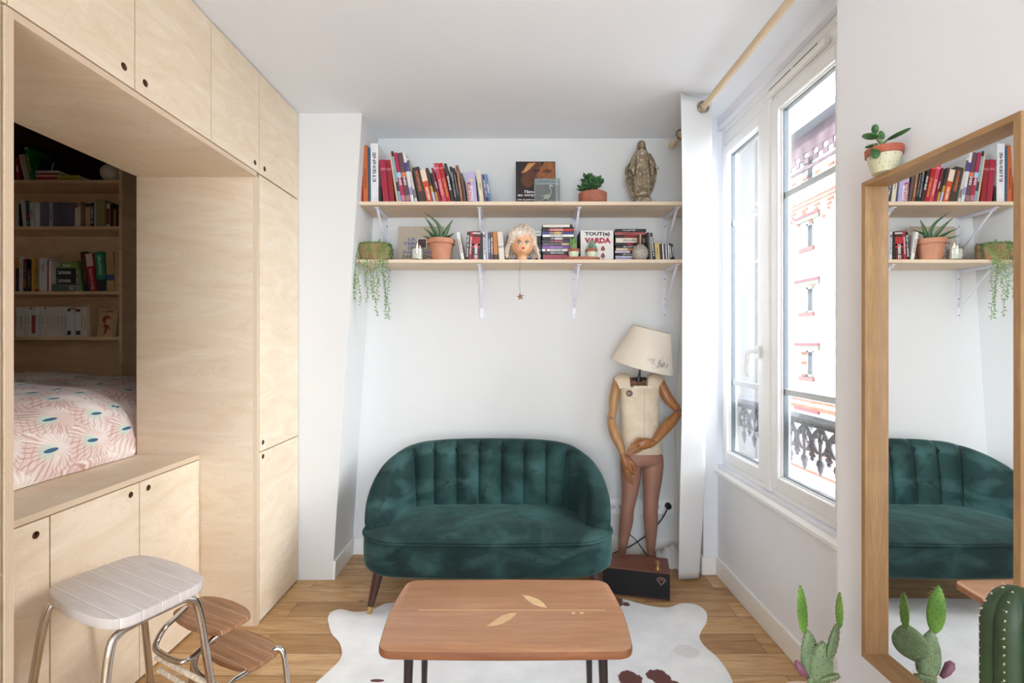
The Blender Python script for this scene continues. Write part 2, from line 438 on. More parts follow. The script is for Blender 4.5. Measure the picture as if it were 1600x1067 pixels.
def brick_facade():
    t = NT('pale_brick', 0.9, spec=0.2)
    tc = t.n('ShaderNodeTexCoord'); sp = t.n('ShaderNodeSeparateXYZ'); t.l(tc.outputs['Object'], sp.inputs[0])
    cb = t.n('ShaderNodeCombineXYZ'); t.l(sp.outputs[1], cb.inputs[0]); t.l(sp.outputs[2], cb.inputs[1])
    br = t.n('ShaderNodeTexBrick'); t.l(cb.outputs[0], br.inputs['Vector'])
    br.inputs['Scale'].default_value = 1.0; br.inputs['Brick Width'].default_value = 0.36; br.inputs['Row Height'].default_value = 0.13
    br.inputs['Mortar Size'].default_value = 0.012
    br.inputs['Color1'].default_value = (*lin((222,218,206)), 1); br.inputs['Color2'].default_value = (*lin((228,226,218)), 1)
    br.inputs['Mortar'].default_value = (*lin((206,202,196)), 1)
    f = t.noise(tc.outputs['Object'], 1.4, 3)
    wn = t.n('ShaderNodeTexBrick'); t.l(cb.outputs[0], wn.inputs['Vector']); wn.inputs['Scale'].default_value = 1.0
    wn.inputs['Brick Width'].default_value = 0.36; wn.inputs['Row Height'].default_value = 0.13; wn.inputs['Mortar Size'].default_value = 0
    wn.inputs['Color1'].default_value = (0,0,0,1); wn.inputs['Color2'].default_value = (1,1,1,1)
    odd = t.ramp(wn.outputs['Color'], [(0.965, (0,0,0)), (0.975, (1,1,1))])
    col = t.mix(odd, br.outputs['Color'], lin((190,130,104)))
    t.l(col, t.b.inputs['Base Color']); return t.m
FX = 12.0
fac = thing('apartment_building', 'pale brick apartment building with red brick bands across the street', 'building', (FX, 18, -9))
M_fb = brick_facade(); M_rb = flat((142,80,66), 0.9, var=0.2, scale=3); M_rb2 = flat((86,70,76), 0.9, var=0.5, scale=1.2); M_lint = flat((96,102,90), 0.8)
wins = []
wz = [(7.85, 8.95), (5.25, 6.3), (2.62, 3.68), (0.0, 1.08), (-2.65, -1.6)]
wys = [19.2+i*3.6 for i in range(-4, 7)]
fw = MB()
# facade built as strips so window openings are real recesses
ylo, yhi = 2.0, 46.0
zs = [-9.0]
for a, b in sorted(wz): zs += [a, b]
zs.append(9.9)
for i in range(0, len(zs), 2): fw.box(FX, FX+0.4, ylo, yhi, zs[i], zs[i+1])
for a, b in wz:
    prev = ylo
    for wy in wys: fw.box(FX, FX+0.4, prev, wy, a, b); prev = wy+0.85
    fw.box(FX, FX+0.4, prev, yhi, a, b)
fw.box(FX+0.4, FX+0.5, ylo, yhi, -9, 9.9)
obj('wall', fw, M_fb, fac, smooth=0)
for wy in wys:
    if not 13 < wy < 27: continue
    for a, b in wz:
        w_ = obj('window', MB().box(FX+0.22, FX+0.28, wy, wy+0.08, a, b).box(FX+0.22, FX+0.28, wy+0.77, wy+0.85, a, b).box(FX+0.22, FX+0.28, wy+0.4, wy+0.46, a, b).box(FX+0.22, FX+0.28, wy, wy+0.85, b-0.08, b).box(FX+0.22, FX+0.28, wy, wy+0.85, a, a+0.08), flat((170,170,172), 0.5), fac, smooth=0)
        obj('pane', MB().box(FX+0.25, FX+0.26, wy, wy+0.85, a, b), flat((70,76,82), 0.2), w_, smooth=0)
        obj('sill', MB().box(FX-0.1, FX+0.2, wy-0.06, wy+0.91, a-0.16, a), flat((112,72,70), 0.8), w_, smooth=0)
        if b < 8: obj('lintel', MB().box(FX-0.08, FX+0.02, wy-0.38, wy+1.23, b+0.02, b+0.20, 0).box(FX-0.10, FX+0.02, wy-0.38, wy+1.23, b+0.20, b+0.30, 1), [M_lint, flat((120,60,68), 0.8)], w_, smooth=0)
bands = MB()
for z, h in ((-1.02,0.10),(-1.32,0.16),(-1.85,0.1),(-3.0,0.14),(-3.9,0.16),(-4.4,0.12),(-4.75,0.12),(7.12,0.1),(6.95,0.1)):
    bands.box(FX-0.03, FX+0.02, ylo, yhi, z, z+h)
yy = 6.0
while yy < 34:
    for j in range(3): bands.box(FX-0.05, FX+0.02, yy+0.13*j, yy+0.36-0.0*j, 6.78-0.16*j, 6.88-0.16*j) if yy+0.13*j < yy+0.3 else None
    bands.box(FX-0.04, FX+0.02, yy+0.5, yy+0.68, 6.2, 6.32)
    bands.box(FX-0.04, FX+0.02, yy, yy+0.3, 8.05, 8.17)
    yy += 0.8
obj('brick_band', bands, M_rb, fac, smooth=0)
fz = MB().box(FX-0.06, FX+0.02, ylo, yhi, 9.1, 9.9).box(FX-0.05, FX+0.02, ylo, yhi, 8.42, 8.54)
yy = 6.0
while yy < 34:
    fz.box(FX-0.05, FX+0.02, yy, yy+0.3, 8.85, 9.1); fz.box(FX-0.05, FX+0.02, yy+0.3, yy+0.6, 8.66, 8.88); yy += 0.6
obj('frieze', fz, M_rb2, fac, smooth=0)
obj('gutter', MB().box(FX-0.55, FX+0.1, ylo, yhi, 9.9, 10.12), flat((110,114,120), 0.6), fac, smooth=0)
obj('roof', MB().prism([(FX+0.1,10.1),(FX+2.5,12.1),(FX+6,12.1),(FX+6,10.1)], 1, ylo, yhi), flat((236,236,240), 0.8), fac, smooth=0)
obj('chimney', MB().box(FX-0.0+0.6, FX+1.4, 18.4, 20.8, 10.1, 13.0, 0).box(FX+0.5, FX+1.5, 18.3, 20.9, 13.0, 13.15, 1).box(FX+0.8,FX+1.1,18.8,19.1,13.15,13.6,1).box(FX+0.8,FX+1.1,19.4,19.7,13.15,13.6,1), [flat((232,232,238), 0.8), flat((170,172,180), 0.8)], fac, smooth=0)
tag(obj('street', MB().box(1.7, 40, -10, 60, -9.2, -9.0), flat((170,168,166), 0.9)), 'pale street far below the window', 'street')

# ================================================================== CABINETS
def door_mb(a0, a1, z0, z1, x0, x1, hole=None, r=0.0125):
    """door panel in the y-z plane, x0 back, x1 front (towards +x); real round finger hole"""
    mb = MB()
    if hole is None:
        return mb.box(x0, x1, a0, a1, z0, z1)
    cy, cz = hole; n = 24; angs = [2*pi*i/n for i in range(n)]
    for (yy, zz) in ((a0,z0),(a1,z0),(a1,z1),(a0,z1)): angs.append(atan2(zz-cz, yy-cy) % (2*pi))
    angs = sorted(set(round(a, 6) for a in angs)); N = len(angs)
    def ray(a):
        c, s = cos(a), sin(a); t = 1e9
        if c > 1e-9: t = min(t, (a1-cy)/c)
        if c < -1e-9: t = min(t, (a0-cy)/c)
        if s > 1e-9: t = min(t, (z1-cz)/s)
        if s < -1e-9: t = min(t, (z0-cz)/s)
        return cy+c*t, cz+s*t
    vs = []
    for xx in (x1, x0):
        for a in angs: vs.append((xx, cy+cos(a)*r, cz+sin(a)*r))
        for a in angs: q = ray(a); vs.append((xx, q[0], q[1]))
    fs = []
    for i in range(N):
        j = (i+1) % N
        fs.append([i, N+i, N+j, j]); fs.append([2*N+j, 3*N+j, 3*N+i, 2*N+i])
        fs.append([i, j, 2*N+j, 2*N+i]); fs.append([N+j, N+i, 3*N+i, 3*N+j])
    return mb.add(vs, fs)
M_hole = flat((120,84,60), 0.7, var=0.1)
def add_door(root, a0, a1, z0, z1, xf, hole=None):
    g = 0.002
    d = obj('door', door_mb(a0+g, a1-g, z0+g, z1-g, xf-0.018, xf, hole), M_ply, root, smooth=30)
    if hole:
        cy, cz = hole
        mb = MB(); n = 24; r = 0.0125
        mb.add([(xf-0.0005, cy+cos(2*pi*i/n)*(r-0.0002), cz+sin(2*pi*i/n)*(r-0.0002)) for i in range(n)]+[(xf-0.015, cy+cos(2*pi*i/n)*(r-0.0002), cz+sin(2*pi*i/n)*(r-0.0002)) for i in range(n)],
               [[(i+1)%n, i, n+i, n+(i+1)%n] for i in range(n)]+[[n+i for i in range(n)][::-1]][:1])
        obj('finger_hole', mb, M_hole, d, smooth=40)
    return d
XF = -1.26
DZ = 2.24
# overhead cupboards
def overhead(y0, y1, doors, label):
    t = thing('overhead_cupboard', label, 'cupboard', ((-1.85+XF)/2, (y0+y1)/2, DZ), group='overhead plywood cupboards')
    obj('body', MB().box(-1.855, XF-0.03, y0+0.001, y1-0.001, DZ+0.001, H-0.003), M_ply, t, smooth=0)
    for (a, b, h) in doors: add_door(t, a, b, DZ+0.002, H-0.004, XF, h)
    return t
overhead(1.206, 2.024, [(1.206,1.615,(1.570, Z(104,1.570*1.0))), (1.615,2.024,(1.661, Z(130,1.661)))], 'nearest pair of plywood cupboards above the bed opening')
overhead(2.024, 2.846, [(2.024,2.408,(2.370, Z(254,2.370))), (2.408,2.846,(2.462, Z(264,2.462)))], 'far pair of plywood cupboards above the bed opening, touching the white wall')
overhead(0.0, 1.206, [(0.4,0.8,None),(0.8,1.206,None),(0.0,0.4,None)], 'plywood cupboard above, cut off at the left edge')
# canopy panel
cp = MB().box(-1.85, XF-0.0005, 1.2225, 2.386, 2.218, 2.2385, 0).box(XF-0.0006, XF, 1.2225, 2.386, 2.218, 2.2385, 1)
tag(obj('canopy_panel', cp, [M_ply, M_edgeZ], smooth=0), 'plywood panel forming the underside of the canopy over the bed opening', 'panel')
# end panel near
ep = MB().box(-1.855, XF-0.0005, 1.2005, 1.222, 0, 2.2385, 0).box(XF-0.0006, XF, 1.2005, 1.222, 0, 2.2385, 1)
tag(obj('end_panel', ep, [M_ply, M_edgeY], smooth=0), 'upright plywood end panel with layered edge at the left of the opening', 'panel')
# near tall cupboard
t = thing('tall_cupboard', 'tall plywood cupboard cut off by the left edge of the picture', 'cupboard', (-1.55, 0.3, 0), group='tall plywood cupboards')
obj('body', MB().box(-1.855, XF-0.03, -2.5, 1.196, 0.0, 2.2385), M_ply, t, smooth=0)
for (a, b) in ((0.78,1.192),(0.36,0.78),(-0.06,0.36)):
    add_door(t, a, b, 0.01, 0.82, XF); add_door(t, a, b, 0.822, 2.2385, XF)
# far tall cupboard
t = thing('tall_cupboard', 'tall plywood cupboard at the far end beside the white wall', 'cupboard', (-1.55, 2.6, 0), group='tall plywood cupboards')
obj('body', MB().box(-1.855, XF-0.03, 2.3875, 2.846, 0.0, 2.2385), M_ply, t, smooth=0)
obj('side_panel', MB().box(-1.85, XF-0.0195, 2.3862, 2.3874, 0.0, 2.2175, 0).box(XF-0.0195, XF, 2.3862, 2.4078, 0.0, 2.2175, 1), [M_ply, M_edgeY], t, smooth=0)
add_door(t, 2.409, 2.846, 0.852, 2.238, XF, (2.446, Z(691,2.446)))
add_door(t, 2.409, 2.846, 0.006, 0.850, XF, (2.446, Z(713,2.446)))
# low cabinets below the ledge
XL = -1.542
def lowcab(y0, y1, doors, label):
    t = thing('low_cabinet', label, 'cabinet', (-1.7, (y0+y1)/2, 0), group='low plywood cabinets under the bed ledge')
    obj('body', MB().box(-1.84, XL-0.03, y0+0.001, y1-0.001, 0, 0.823), M_ply, t, smooth=0)
    for (a, b, h) in doors: add_door(t, a, b, 0.008, 0.822, XL, h)
lowcab(1.224, 1.612, [(1.224,1.612,(1.565, Z(836,1.565)))], 'low plywood cabinet with a single door, nearest the left edge')
lowcab(1.613, 2.385, [(1.613,2.0,(1.955, Z(773,1.955))), (2.0,2.385,(2.05, Z(762,2.05)))], 'low plywood cabinet with two doors behind the step stool')
lg = MB().box(-3.74, XL-0.0005, 1.2235, 2.385, 0.825, 0.847, 0).box(XL-0.0006, XL, 1.2235, 2.385, 0.825, 0.847, 1).box(-3.74,-1.86,2.385,3.43,0.825,0.847,0)
tag(obj('bed_ledge', lg, [M_ply, M_edgeZ], smooth=0), 'plywood ledge running in front of the mattress on the low cabinets', 'ledge')
tag(obj('bed_platform', MB().box(-3.74, -1.862, 1.2, 3.43, 0, 0.824), M_plyd, smooth=0), 'plywood platform carrying the bed inside the alcove', 'platform')

# ------------------------------------------------------------------ duvet
def duvet_mat():
    t = NT('pink_feather_print', 0.85, spec=0.2)
    t.b.inputs['Sheen Weight'].default_value = 0.15
    v = t.coord(scale=(1,1,1)); sp = t.n('ShaderNodeSeparateXYZ'); t.l(v, sp.inputs[0])
    # use y (along) and x plus drop in z as cloth coordinates
    uu = t.math('MULTIPLY', sp.outputs[1], 1.0)
    vv = t.math('SUBTRACT', sp.outputs[0], t.math('MULTIPLY', sp.outputs[2], 1.0))
    cb = t.n('ShaderNodeCombineXYZ'); t.l(uu, cb.inputs[0]); t.l(vv, cb.inputs[1])
    vo = t.n('ShaderNodeTexVoronoi'); vo.voronoi_dimensions = '2D'; vo.inputs['Scale'].default_value = 5.2; vo.inputs['Randomness'].default_value = 0.5
    t.l(cb.outputs[0], vo.inputs['Vector'])
    sv = t.n('ShaderNodeVectorMath', operation='SCALE'); sv.inputs['Scale'].default_value = 5.2; t.l(cb.outputs[0], sv.inputs[0])
    sb = t.n('ShaderNodeVectorMath', operation='SUBTRACT'); t.l(sv.outputs[0], sb.inputs[0]); 
    sp5 = t.n('ShaderNodeVectorMath', operation='SCALE'); sp5.inputs['Scale'].default_value = 5.2; t.l(vo.outputs['Position'], sp5.inputs[0])
    t.l(sp5.outputs[0], sb.inputs[1])
    q = t.n('ShaderNodeSeparateXYZ'); t.l(sb.outputs[0], q.inputs[0])
    wob = t.noise(cb.outputs[0], 9, 2)
    ang = t.math('ADD', t.math('ARCTAN2', q.outputs[1], t.math('ADD', q.outputs[0], -0.25)), t.math('MULTIPLY', wob, 0.5))
    rad = t.math('SQRT', t.math('ADD', t.math('POWER', q.outputs[0], 2.0), t.math('POWER', q.outputs[1], 2.0)))
    st = t.math('SINE', t.math('ADD', t.math('MULTIPLY', ang, 22.0), t.math('MULTIPLY', rad, 5.0)))
    patch = t.noise(cb.outputs[0], 6.5, 2)
    base = t.mix(t.ramp(patch, [(0.42, (0,0,0)), (0.58, (1,1,1))]), lin((232,208,200)), lin((240,226,220)))
    side_ = t.ramp(t.math('ADD', t.math('MULTIPLY', q.outputs[0], 0.8), t.math('ADD', t.math('MULTIPLY', q.outputs[1], -0.9), t.math('MULTIPLY', wob, 0.4))), [(0.10, (0.12,)*3), (0.35, (1,1,1))])
    base = t.mix(t.math('MULTIPLY', side_, t.ramp(st, [(0.55, (0,0,0)), (0.85, (0.9,)*3)])), base, lin((252,246,244)))
    hat = t.math('SINE', t.math('ADD', t.math('MULTIPLY', uu, 190.0), t.math('ADD', t.math('MULTIPLY', vv, 90.0), t.math('MULTIPLY', wob, 14.0))))
    base = t.mix(t.math('MULTIPLY', t.math('SUBTRACT', 1.0, side_), t.ramp(hat, [(0.5, (0,0,0)), (0.9, (0.55,)*3)])), base, lin((198,156,150)))
    st2 = t.math('SINE', t.math('MULTIPLY', ang, 31.0))
    msk = t.math('MULTIPLY', t.ramp(patch, [(0.5, (1,1,1)), (0.6, (0,0,0))]), t.ramp(st2, [(0.6, (0,0,0)), (0.9, (0.7,)*3)]))
    base = t.mix(msk, base, lin((192,140,134)))
    base = t.mix(t.ramp(rad, [(0.10, (0.85,)*3), (0.24, (0,0,0))]), base, lin((202,226,212)))
    ex = t.math('DIVIDE', t.math('ADD', q.outputs[0], -0.08), 0.17); ey = t.math('DIVIDE', q.outputs[1], 0.055)
    er = t.math('SQRT', t.math('ADD', t.math('POWER', ex, 2.0), t.math('POWER', ey, 2.0)))
    base = t.mix(t.ramp(er, [(0.85, (1,1,1)), (1.0, (0,0,0))]), base, lin((60,104,136)))
    t.l(base, t.b.inputs['Base Color']); return t.m
def duvet():
    mb = MB(); NU, NV = 90, 90
    prof = [(-1.850,0.850),(-1.838,0.875),(-1.842,0.93),(-1.856,0.98),(-1.885,1.04),(-1.94,1.10),(-2.03,1.145),(-2.2,1.18),(-2.5,1.205),(-2.9,1.215),(-3.3,1.20),(-3.70,1.18)]
    # arc-length resample
    L = [0]
    for a, b in zip(prof, prof[1:]): L.append(L[-1]+sqrt((a[0]-b[0])**2+(a[1]-b[1])**2))
    def at(s):
        for i in range(len(L)-1):
            if s <= L[i+1] or i == len(L)-2:
                f = (s-L[i])/(L[i+1]-L[i]); a, b = prof[i], prof[i+1]
                return a[0]+(b[0]-a[0])*f, a[1]+(b[1]-a[1])*f
    from mathutils import noise as mn
    vs = []
    for j in range(NV+1):
        s = L[-1]*(j/NV)**1.6
        x, z = at(s)
        for i in range(NU+1):
            y = 1.235+(3.17-1.235)*i/NU
            hem = max(0, 1-s/0.25)
            n1 = mn.noise(Vector((y*3.2, s*3.5, 1.3))); n2 = mn.noise(Vector((y*9, s*5, 5.1))); n3 = mn.noise(Vector((y*20, s*14, 2.2)))
            edge = max(0, 1-(3.2-y)/0.35)
            dz = 0.030*n1*(1-hem)+0.014*n2*(1-hem)+0.004*n3
            dx = hem*(0.012*sin(y*16+n1*3)+0.010*n2)*(0.3+0.7*min(1, s/0.08))+0.012*n1*hem
            if s < 0.006: dz = 0
            if y > 2.38 : dx = min(dx, -0.002)
            xx = x+dx - (0.02 if y > 2.37 and s < 0.6 else 0)
            vs.append((min(xx, -1.832) if y < 2.37 else min(xx,-1.872), y, max(0.849, z+dz-0.05*edge*(1-hem))))
    fs = []
    W = NU+1
    for j in range(NV):
        for i in range(NU):
            fs.append([j*W+i, (j+1)*W+i, (j+1)*W+i+1, j*W+i+1])
    mb.add(vs, fs)
    # side walls down to the platform
    def skirt(idx):
        o = len(mb.v); pts = [mb.v[i] for i in idx]
        for p in pts: mb.v.append(Vector((p.x, p.y, 0.849)))
        for k in range(len(idx)-1): mb.f.append([idx[k], idx[k+1], o+k+1, o+k]); mb.m.append(0)
    skirt([j*W for j in range(NV+1)]); skirt([j*W+NU for j in range(NV+1)]); skirt([NV*W+i for i in range(W)])
    return mb
dv = obj('duvet', duvet(), duvet_mat(), smooth=180)
tag(dv, 'pink duvet with white feather print and blue eyes on the alcove bed', 'duvet')

# ------------------------------------------------------------------ alcove bookcase
D3 = 3.2
bc = thing('bookcase', 'plywood bookcase at the head of the alcove bed', 'bookcase', (-3.1, 3.3, 0.85))
obj('side_panel', MB().box(-2.604, -2.582, D3, 3.43, 0.85, 2.72), M_plyd, bc, smooth=0)
obj('side_panel', MB().box(-3.72, -3.70, D3, 3.43, 0.85, 2.72), M_plyd, bc, smooth=0)
obj('back_panel', MB().box(-3.70, -2.604, 3.42, 3.432, 0.85, 2.455), M_plyd, bc, smooth=0)
SHZ = [Z(281,D3), Z(353.5,D3), Z(455,D3), Z(526,D3)]
for z in SHZ: obj('shelf', MB().box(-3.70, -2.604, D3, 3.42, z-0.021, z), M_plyd, bc, smooth=0)

def book(px0, px1, ytop, lean, zb, d, depth, col, label, group, title=None, tcol=(240,240,240), bands=(), pages=M_paper, tw=0.6, th=0.55, tpos=0.5, cat='book', rough=0.45, name='book', yrot=0.0, ext=()):
    s = FP/d; x0 = (px0-800)/s; h = CH+(HY-ytop)/s-zb; ang = math.atan((lean/s)/h)
    w = (px1-px0)/s*cos(ang); hh = h/cos(ang) - w*abs(sin(ang))
    piv = x0 if ang >= 0 else x0+(px1-px0)/s
    r = thing(name, label, cat, (piv, d, zb+0.0005), (0, -ang, yrot), group)
    xo = 0 if ang >= 0 else -w
    w -= 0.0006
    t = min(0.0022, w*0.15)
    mb = MB().box(xo, xo+w, 0, t, 0, hh).box(xo, xo+t, t, depth, 0, hh).box(xo+w-t, xo+w, t, depth, 0, hh)
    obj('cover', mb, flat(col, rough, var=0.05), r, world=False, bevel=min(0.0008, t*0.3), smooth=0)
    obj('page_block', MB().box(xo+t, xo+w-t, t, depth-0.003, 0.002, hh-0.003), pages, r, world=False, smooth=0)
    for (a, b, c) in bands:
        obj('spine_band', MB().box(xo+0.0003, xo+w-0.0003, -0.0003, 0.0005, a*hh, b*hh), flat(c, rough, var=0.04), r, world=False, smooth=0)
    if title:
        text(r, title, flat(tcol, 0.5, var=0), (xo+w/2, -0.0004, hh*tpos), (0,0,1), (-1,0,0), hh*tw, w*th)
    return r

# row 2
def row(zb, d, items, x0, k, y0, shelfname, group, depth=0.16, basey=None):
    n = 0
    for it in items:
        a, b, top, lean, col, desc = it[:6]
        kw = it[6] if len(it) > 6 else {}
        book(x0+k*a, x0+k*b, y0+k*top, k*lean, zb, d+kw.pop('dy', 0), kw.pop('depth', depth), col, '%s, %s from left, %s' % (desc, ORD[n], shelfname), group, **kw)
        n += 1
row(SHZ[1], 3.225, [
 (66,100,735,0,(204,192,160),'cream slim book'),
 (101,119,735,0,(26,24,26),'black spiral bound book'),
 (150,190,690,32,(216,212,206),'leaning white book',{'depth':0.2}),
 (191,222,700,12,(70,66,72),'book with colourful dark cover',{'bands':((0.1,0.25,(70,150,90)),(0.35,0.5,(170,40,40)))}),
 (229,276,715,10,(210,208,204),'white book with grey lettering',{'title':'COURRIER','tcol':(120,120,120),'tw':0.4}),
 (290,340,718,14,(216,214,212),'second white book beside the grey volumes'),
 (341,378,720,0,(122,108,118),'mauve grey volume'),
 (379,430,720,0,(112,104,116),'mauve grey volume with dark dot'),
 (437,480,722,0,(186,180,200),'pale lilac paperback',{'title':'REVUE','tcol':(80,80,90),'tw':0.4}),
 (481,540,720,0,(104,92,106),'wide mauve grey volume'),
 (541,584,720,0,(98,88,102),'mauve grey volume'),
 (586,625,720,0,(104,92,104),'mauve grey volume'),
 (626,698,722,0,(106,96,108),'widest mauve grey volume'),
 (699,724,722,0,(112,98,110),'thin mauve grey volume'),
 (726,762,742,0,(222,204,176),'cream paperback with red corner',{'bands':((0.86,0.97,(150,40,30)),)}),
 (764,786,768,0,(220,214,204),'short white paperback'),
 (790,830,714,0,(140,104,64),'brown book'),
 (842,895,720,0,(190,160,124),'tan book with black square',{'bands':((0.82,0.95,(30,26,26)),)}),
 (902,934,726,0,(30,28,28),'black book with white lettering',{'title':'LE CINEMA','tw':0.7}),
 (938,958,734,0,(180,178,172),'thin grey book'),
 (961,1060,690,0,(142,138,92),'thick olive green book',{'title':'ROMANS','tcol':(110,104,60),'tw':0.3,'th':0.2,'depth':0.19}),
 (1076,1112,732,0,(206,196,184),'white book with red panel',{'bands':((0.12,0.78,(150,34,30)),)}),
 (1116,1148,738,0,(40,26,22),'dark brown book'),
 (1152,1182,790,0,(160,104,40),'short ochre book'),
 (1184,1206,760,0,(30,20,18),'slim black book at the end'),
], 15, 180/1280, 215, 'second alcove shelf', 'books on the second alcove shelf')
# row 3
g3 = 'books on the third alcove shelf'
row(SHZ[2], 3.225, [
 (64,98,145,0,(196,140,64),'orange and black book',{'bands':((0.0,0.68,(34,24,20)),)}),
 (100,140,140,0,(222,216,208),'tall white book',{'title':'HISTOIRE DU CINEMA','tcol':(170,90,80),'tw':0.6,'th':0.3}),
 (141,182,165,0,(24,22,22),'black book with ochre lettering',{'title':'PIERRE et GILLES','tcol':(200,140,70),'tw':0.75,'bands':((0.88,1.0,(150,30,34)),)}),
 (184,226,252,0,(26,24,24),'short black book with gold lettering',{'title':'DOCUMENTS','tcol':(180,140,80),'tw':0.7}),
 (228,256,150,0,(214,166,52),'yellow book behind short black one',{'depth':0.19}),
 (260,306,172,0,(176,146,88),'ochre cloth book with red dot',{'title':'THEATRE','tcol':(120,90,50),'tw':0.5,'bands':((0.0,0.07,(130,36,30)),)}),
 (308,392,155,0,(224,220,216),'wide white book with red lettering',{'title':'TASCHEN','tcol':(170,30,40),'tw':0.22,'th':0.3,'tpos':0.68,'depth':0.19}),
 (394,405,178,0,(158,28,40),'thin dark red book'),
 (407,432,185,0,(236,232,228),'blank white book',{'depth':0.19}),
], 15, 0.15, 380, 'third alcove shelf', g3, depth=0.17)
def flatbook(px0, px1, y0, y1, zb, d, depth, col, label, group, title=None, tcol=(240,240,240), tw=0.6, th=0.6, bands=(), name='book', cat='book', rough=0.4, tx=0.5, rz=0.0, pages=M_paper, case=False):
    s = FP/d; x0 = (px0-800)/s; x1 = (px1-800)/s; h = (y1-y0)/s
    r = thing(name, label, cat, ((x0+x1)/2, d, zb+0.0003), (0,0,rz), group)
    w = x1-x0; h -= 0.0005; a, b = -w/2, w/2; t = min(0.002, h*0.15)
    if case:
        obj('case', MB().box(a, b, 0, depth, 0, h), flat((24,23,25), 0.35, var=0.05), r, world=False, bevel=0.0012, smooth=0)
        obj('spine_insert', MB().box(a+0.003, b-0.003, -0.0004, 0.001, 0.0012, h-0.0012), flat(col, 0.3, var=0.04), r, world=False, smooth=0)
    else:
        obj('cover', MB().box(a, b, 0, t, 0, h).box(a, b, t, depth, 0, t).box(a, b, t, depth, h-t, h), flat(col, rough, var=0.05), r, world=False, bevel=t*0.3, smooth=0)
        obj('page_block', MB().box(a+0.002, b-0.002, t, depth-0.002, t, h-t), pages, r, world=False, smooth=0)
    for (p, q, c) in bands:
        obj('spine_band', MB().box(a+p*w, a+q*w, -0.0007, 0.0005, 0.0008, h-0.0008), flat(c, rough, var=0.04), r, world=False, smooth=0)
    if title:
        text(r, title, flat(tcol, 0.5, var=0), (a+w*tx, -0.0008, h/2), (1,0,0), (0,0,1), w*tw, h*th)
    return r, zb+h+0.0005
zz = SHZ[2]
k = 0.15
for (a, b, y0, y1, c, ttl, tc, tw, tx, lab) in (
   (437,690,420,497,(98,110,96),'SC',(226,226,220),0.22,0.85,'grey green dictionary at the bottom of the flat pile on the third alcove shelf'),
   (487,688,334,419,(22,20,22),'Larousse',(236,232,226),0.66,0.42,'lower black dictionary with white lettering in the flat pile on the third alcove shelf'),
   (485,690,250,333,(20,20,22),'Larousse',(236,232,226),0.66,0.42,'upper black dictionary with white lettering in the flat pile on the third alcove shelf'),
   (530,686,188,249,(120,156,52),'Robert',(226,236,190),0.5,0.45,'lime green book on top of the flat pile on the third alcove shelf')):
    _, zz = flatbook(15+k*a, 15+k*b, 380+k*y0, 380+k*y1, zz, 3.225, 0.17, c, lab, g3, ttl, tc, tw, 0.55, tx=tx)
row(SHZ[2], 3.225, [
 (736,762,182,44,(120,150,70),'leaning green slim book'),
 (776,832,88,40,(28,22,22),'leaning black book with orange lettering',{'title':'PEINTURE','tcol':(170,50,36),'tw':0.7,'tpos':0.6}),
 (836,908,104,50,(176,30,36),'leaning red dictionary with pale top',{'title':'BEAUX ARTISTES','tcol':(230,200,190),'tw':0.55,'tpos':0.32,'th':0.3,'bands':((0.66,1.0,(222,196,180)),)}),
 (914,1010,84,32,(18,128,84),'green dictionary with black foot',{'title':'SYNONYMES','tcol':(200,226,206),'tw':0.5,'tpos':0.66,'th':0.4,'bands':((0.0,0.3,(22,22,24)),)}),
 (1014,1094,82,14,(190,152,104),'thick beige dictionary with blue stamp',{'bands':((0.27,0.42,(60,70,120)),)}),
 (1098,1134,74,0,(196,158,112),'beige book against the bookcase side'),
], 15, 0.15, 380, 'third alcove shelf past the pile', g3, depth=0.17)
# row 4
items = []
xs = [66,98,150,180,210,229,270,300,330,362,382,420,446,462,490,520,532,568,600,640,660,690,738,772]
ends = xs[1:]+[806]
r4 = random.Random(3)
for i, (a, b) in enumerate(zip(xs, ends)):
    base = r4.choice([(222,216,204),(228,222,212),(216,208,192),(224,214,200),(206,206,212)])
    top = 662+r4.choice([0,0,2,4,8])
    if i == 5: top = 688
    kw = {}
    if i == 5: kw['bands'] = ((0.12,0.78,(160,62,44)),)
    elif i in (4,9,19,20): kw['bands'] = ((0.92,0.98,(150,60,50)),)
    elif i in (18,21): kw['bands'] = ((0.06,0.2,(40,36,40)),(0.85,0.95,(120,50,40)))
    else: kw.update(title=r4.choice(['ALBERT CAMUS','M. DURAS','BALZAC','COLETTE','E. ZOLA','G. PEREC']), tcol=(110,100,96), tw=0.45, th=0.35)
    items.append((a, b, top, 0, base, r4.choice(['slim cream paperback','slim white paperback','off-white paperback']), kw))
items.append((812,842,650,6,(214,184,150),'taller cream book', {'depth':0.17}))
row(SHZ[3], 3.225, items, 15, 0.15, 380, 'lowest alcove shelf', 'paperbacks on the lowest alcove shelf', depth=0.13)
# faced-out book with a red head
def facebook(px0, px1, ytop, zb, d, col, label, name='book', th=0.02, tiltx=0.10, rotz=0, group=None):
    s = FP/d; w = (px1-px0)/s; h = CH+(HY-ytop)/s-zb
    r = thing(name, label, 'book', ((px0+px1)/2/s-800/s, d, zb+0.0005), (-tiltx, 0, rotz), group)
    t = 0.002
    obj('cover', MB().box(-w/2, w/2, 0, t, 0, h).box(-w/2, w/2, th-t, th, 0, h).box(-w/2, -w/2+t, t, th-t, 0, h), flat(col, 0.45, var=0.04), r, world=False, smooth=0)
    obj('page_block', MB().box(-w/2+t, w/2-0.003, t, th-t, 0.002, h-0.003), M_paper, r, world=False, smooth=0)
    return r, w, h
r, w, h = facebook(15+0.15*905, 15+0.15*1080, 380+0.15*678, SHZ[3], 3.235, (206,166,118), 'book facing out with a red head drawing on the lowest alcove shelf', group='paperbacks on the lowest alcove shelf', tiltx=0.12)
dr = flat((150,40,32), 0.5)
m = MB()
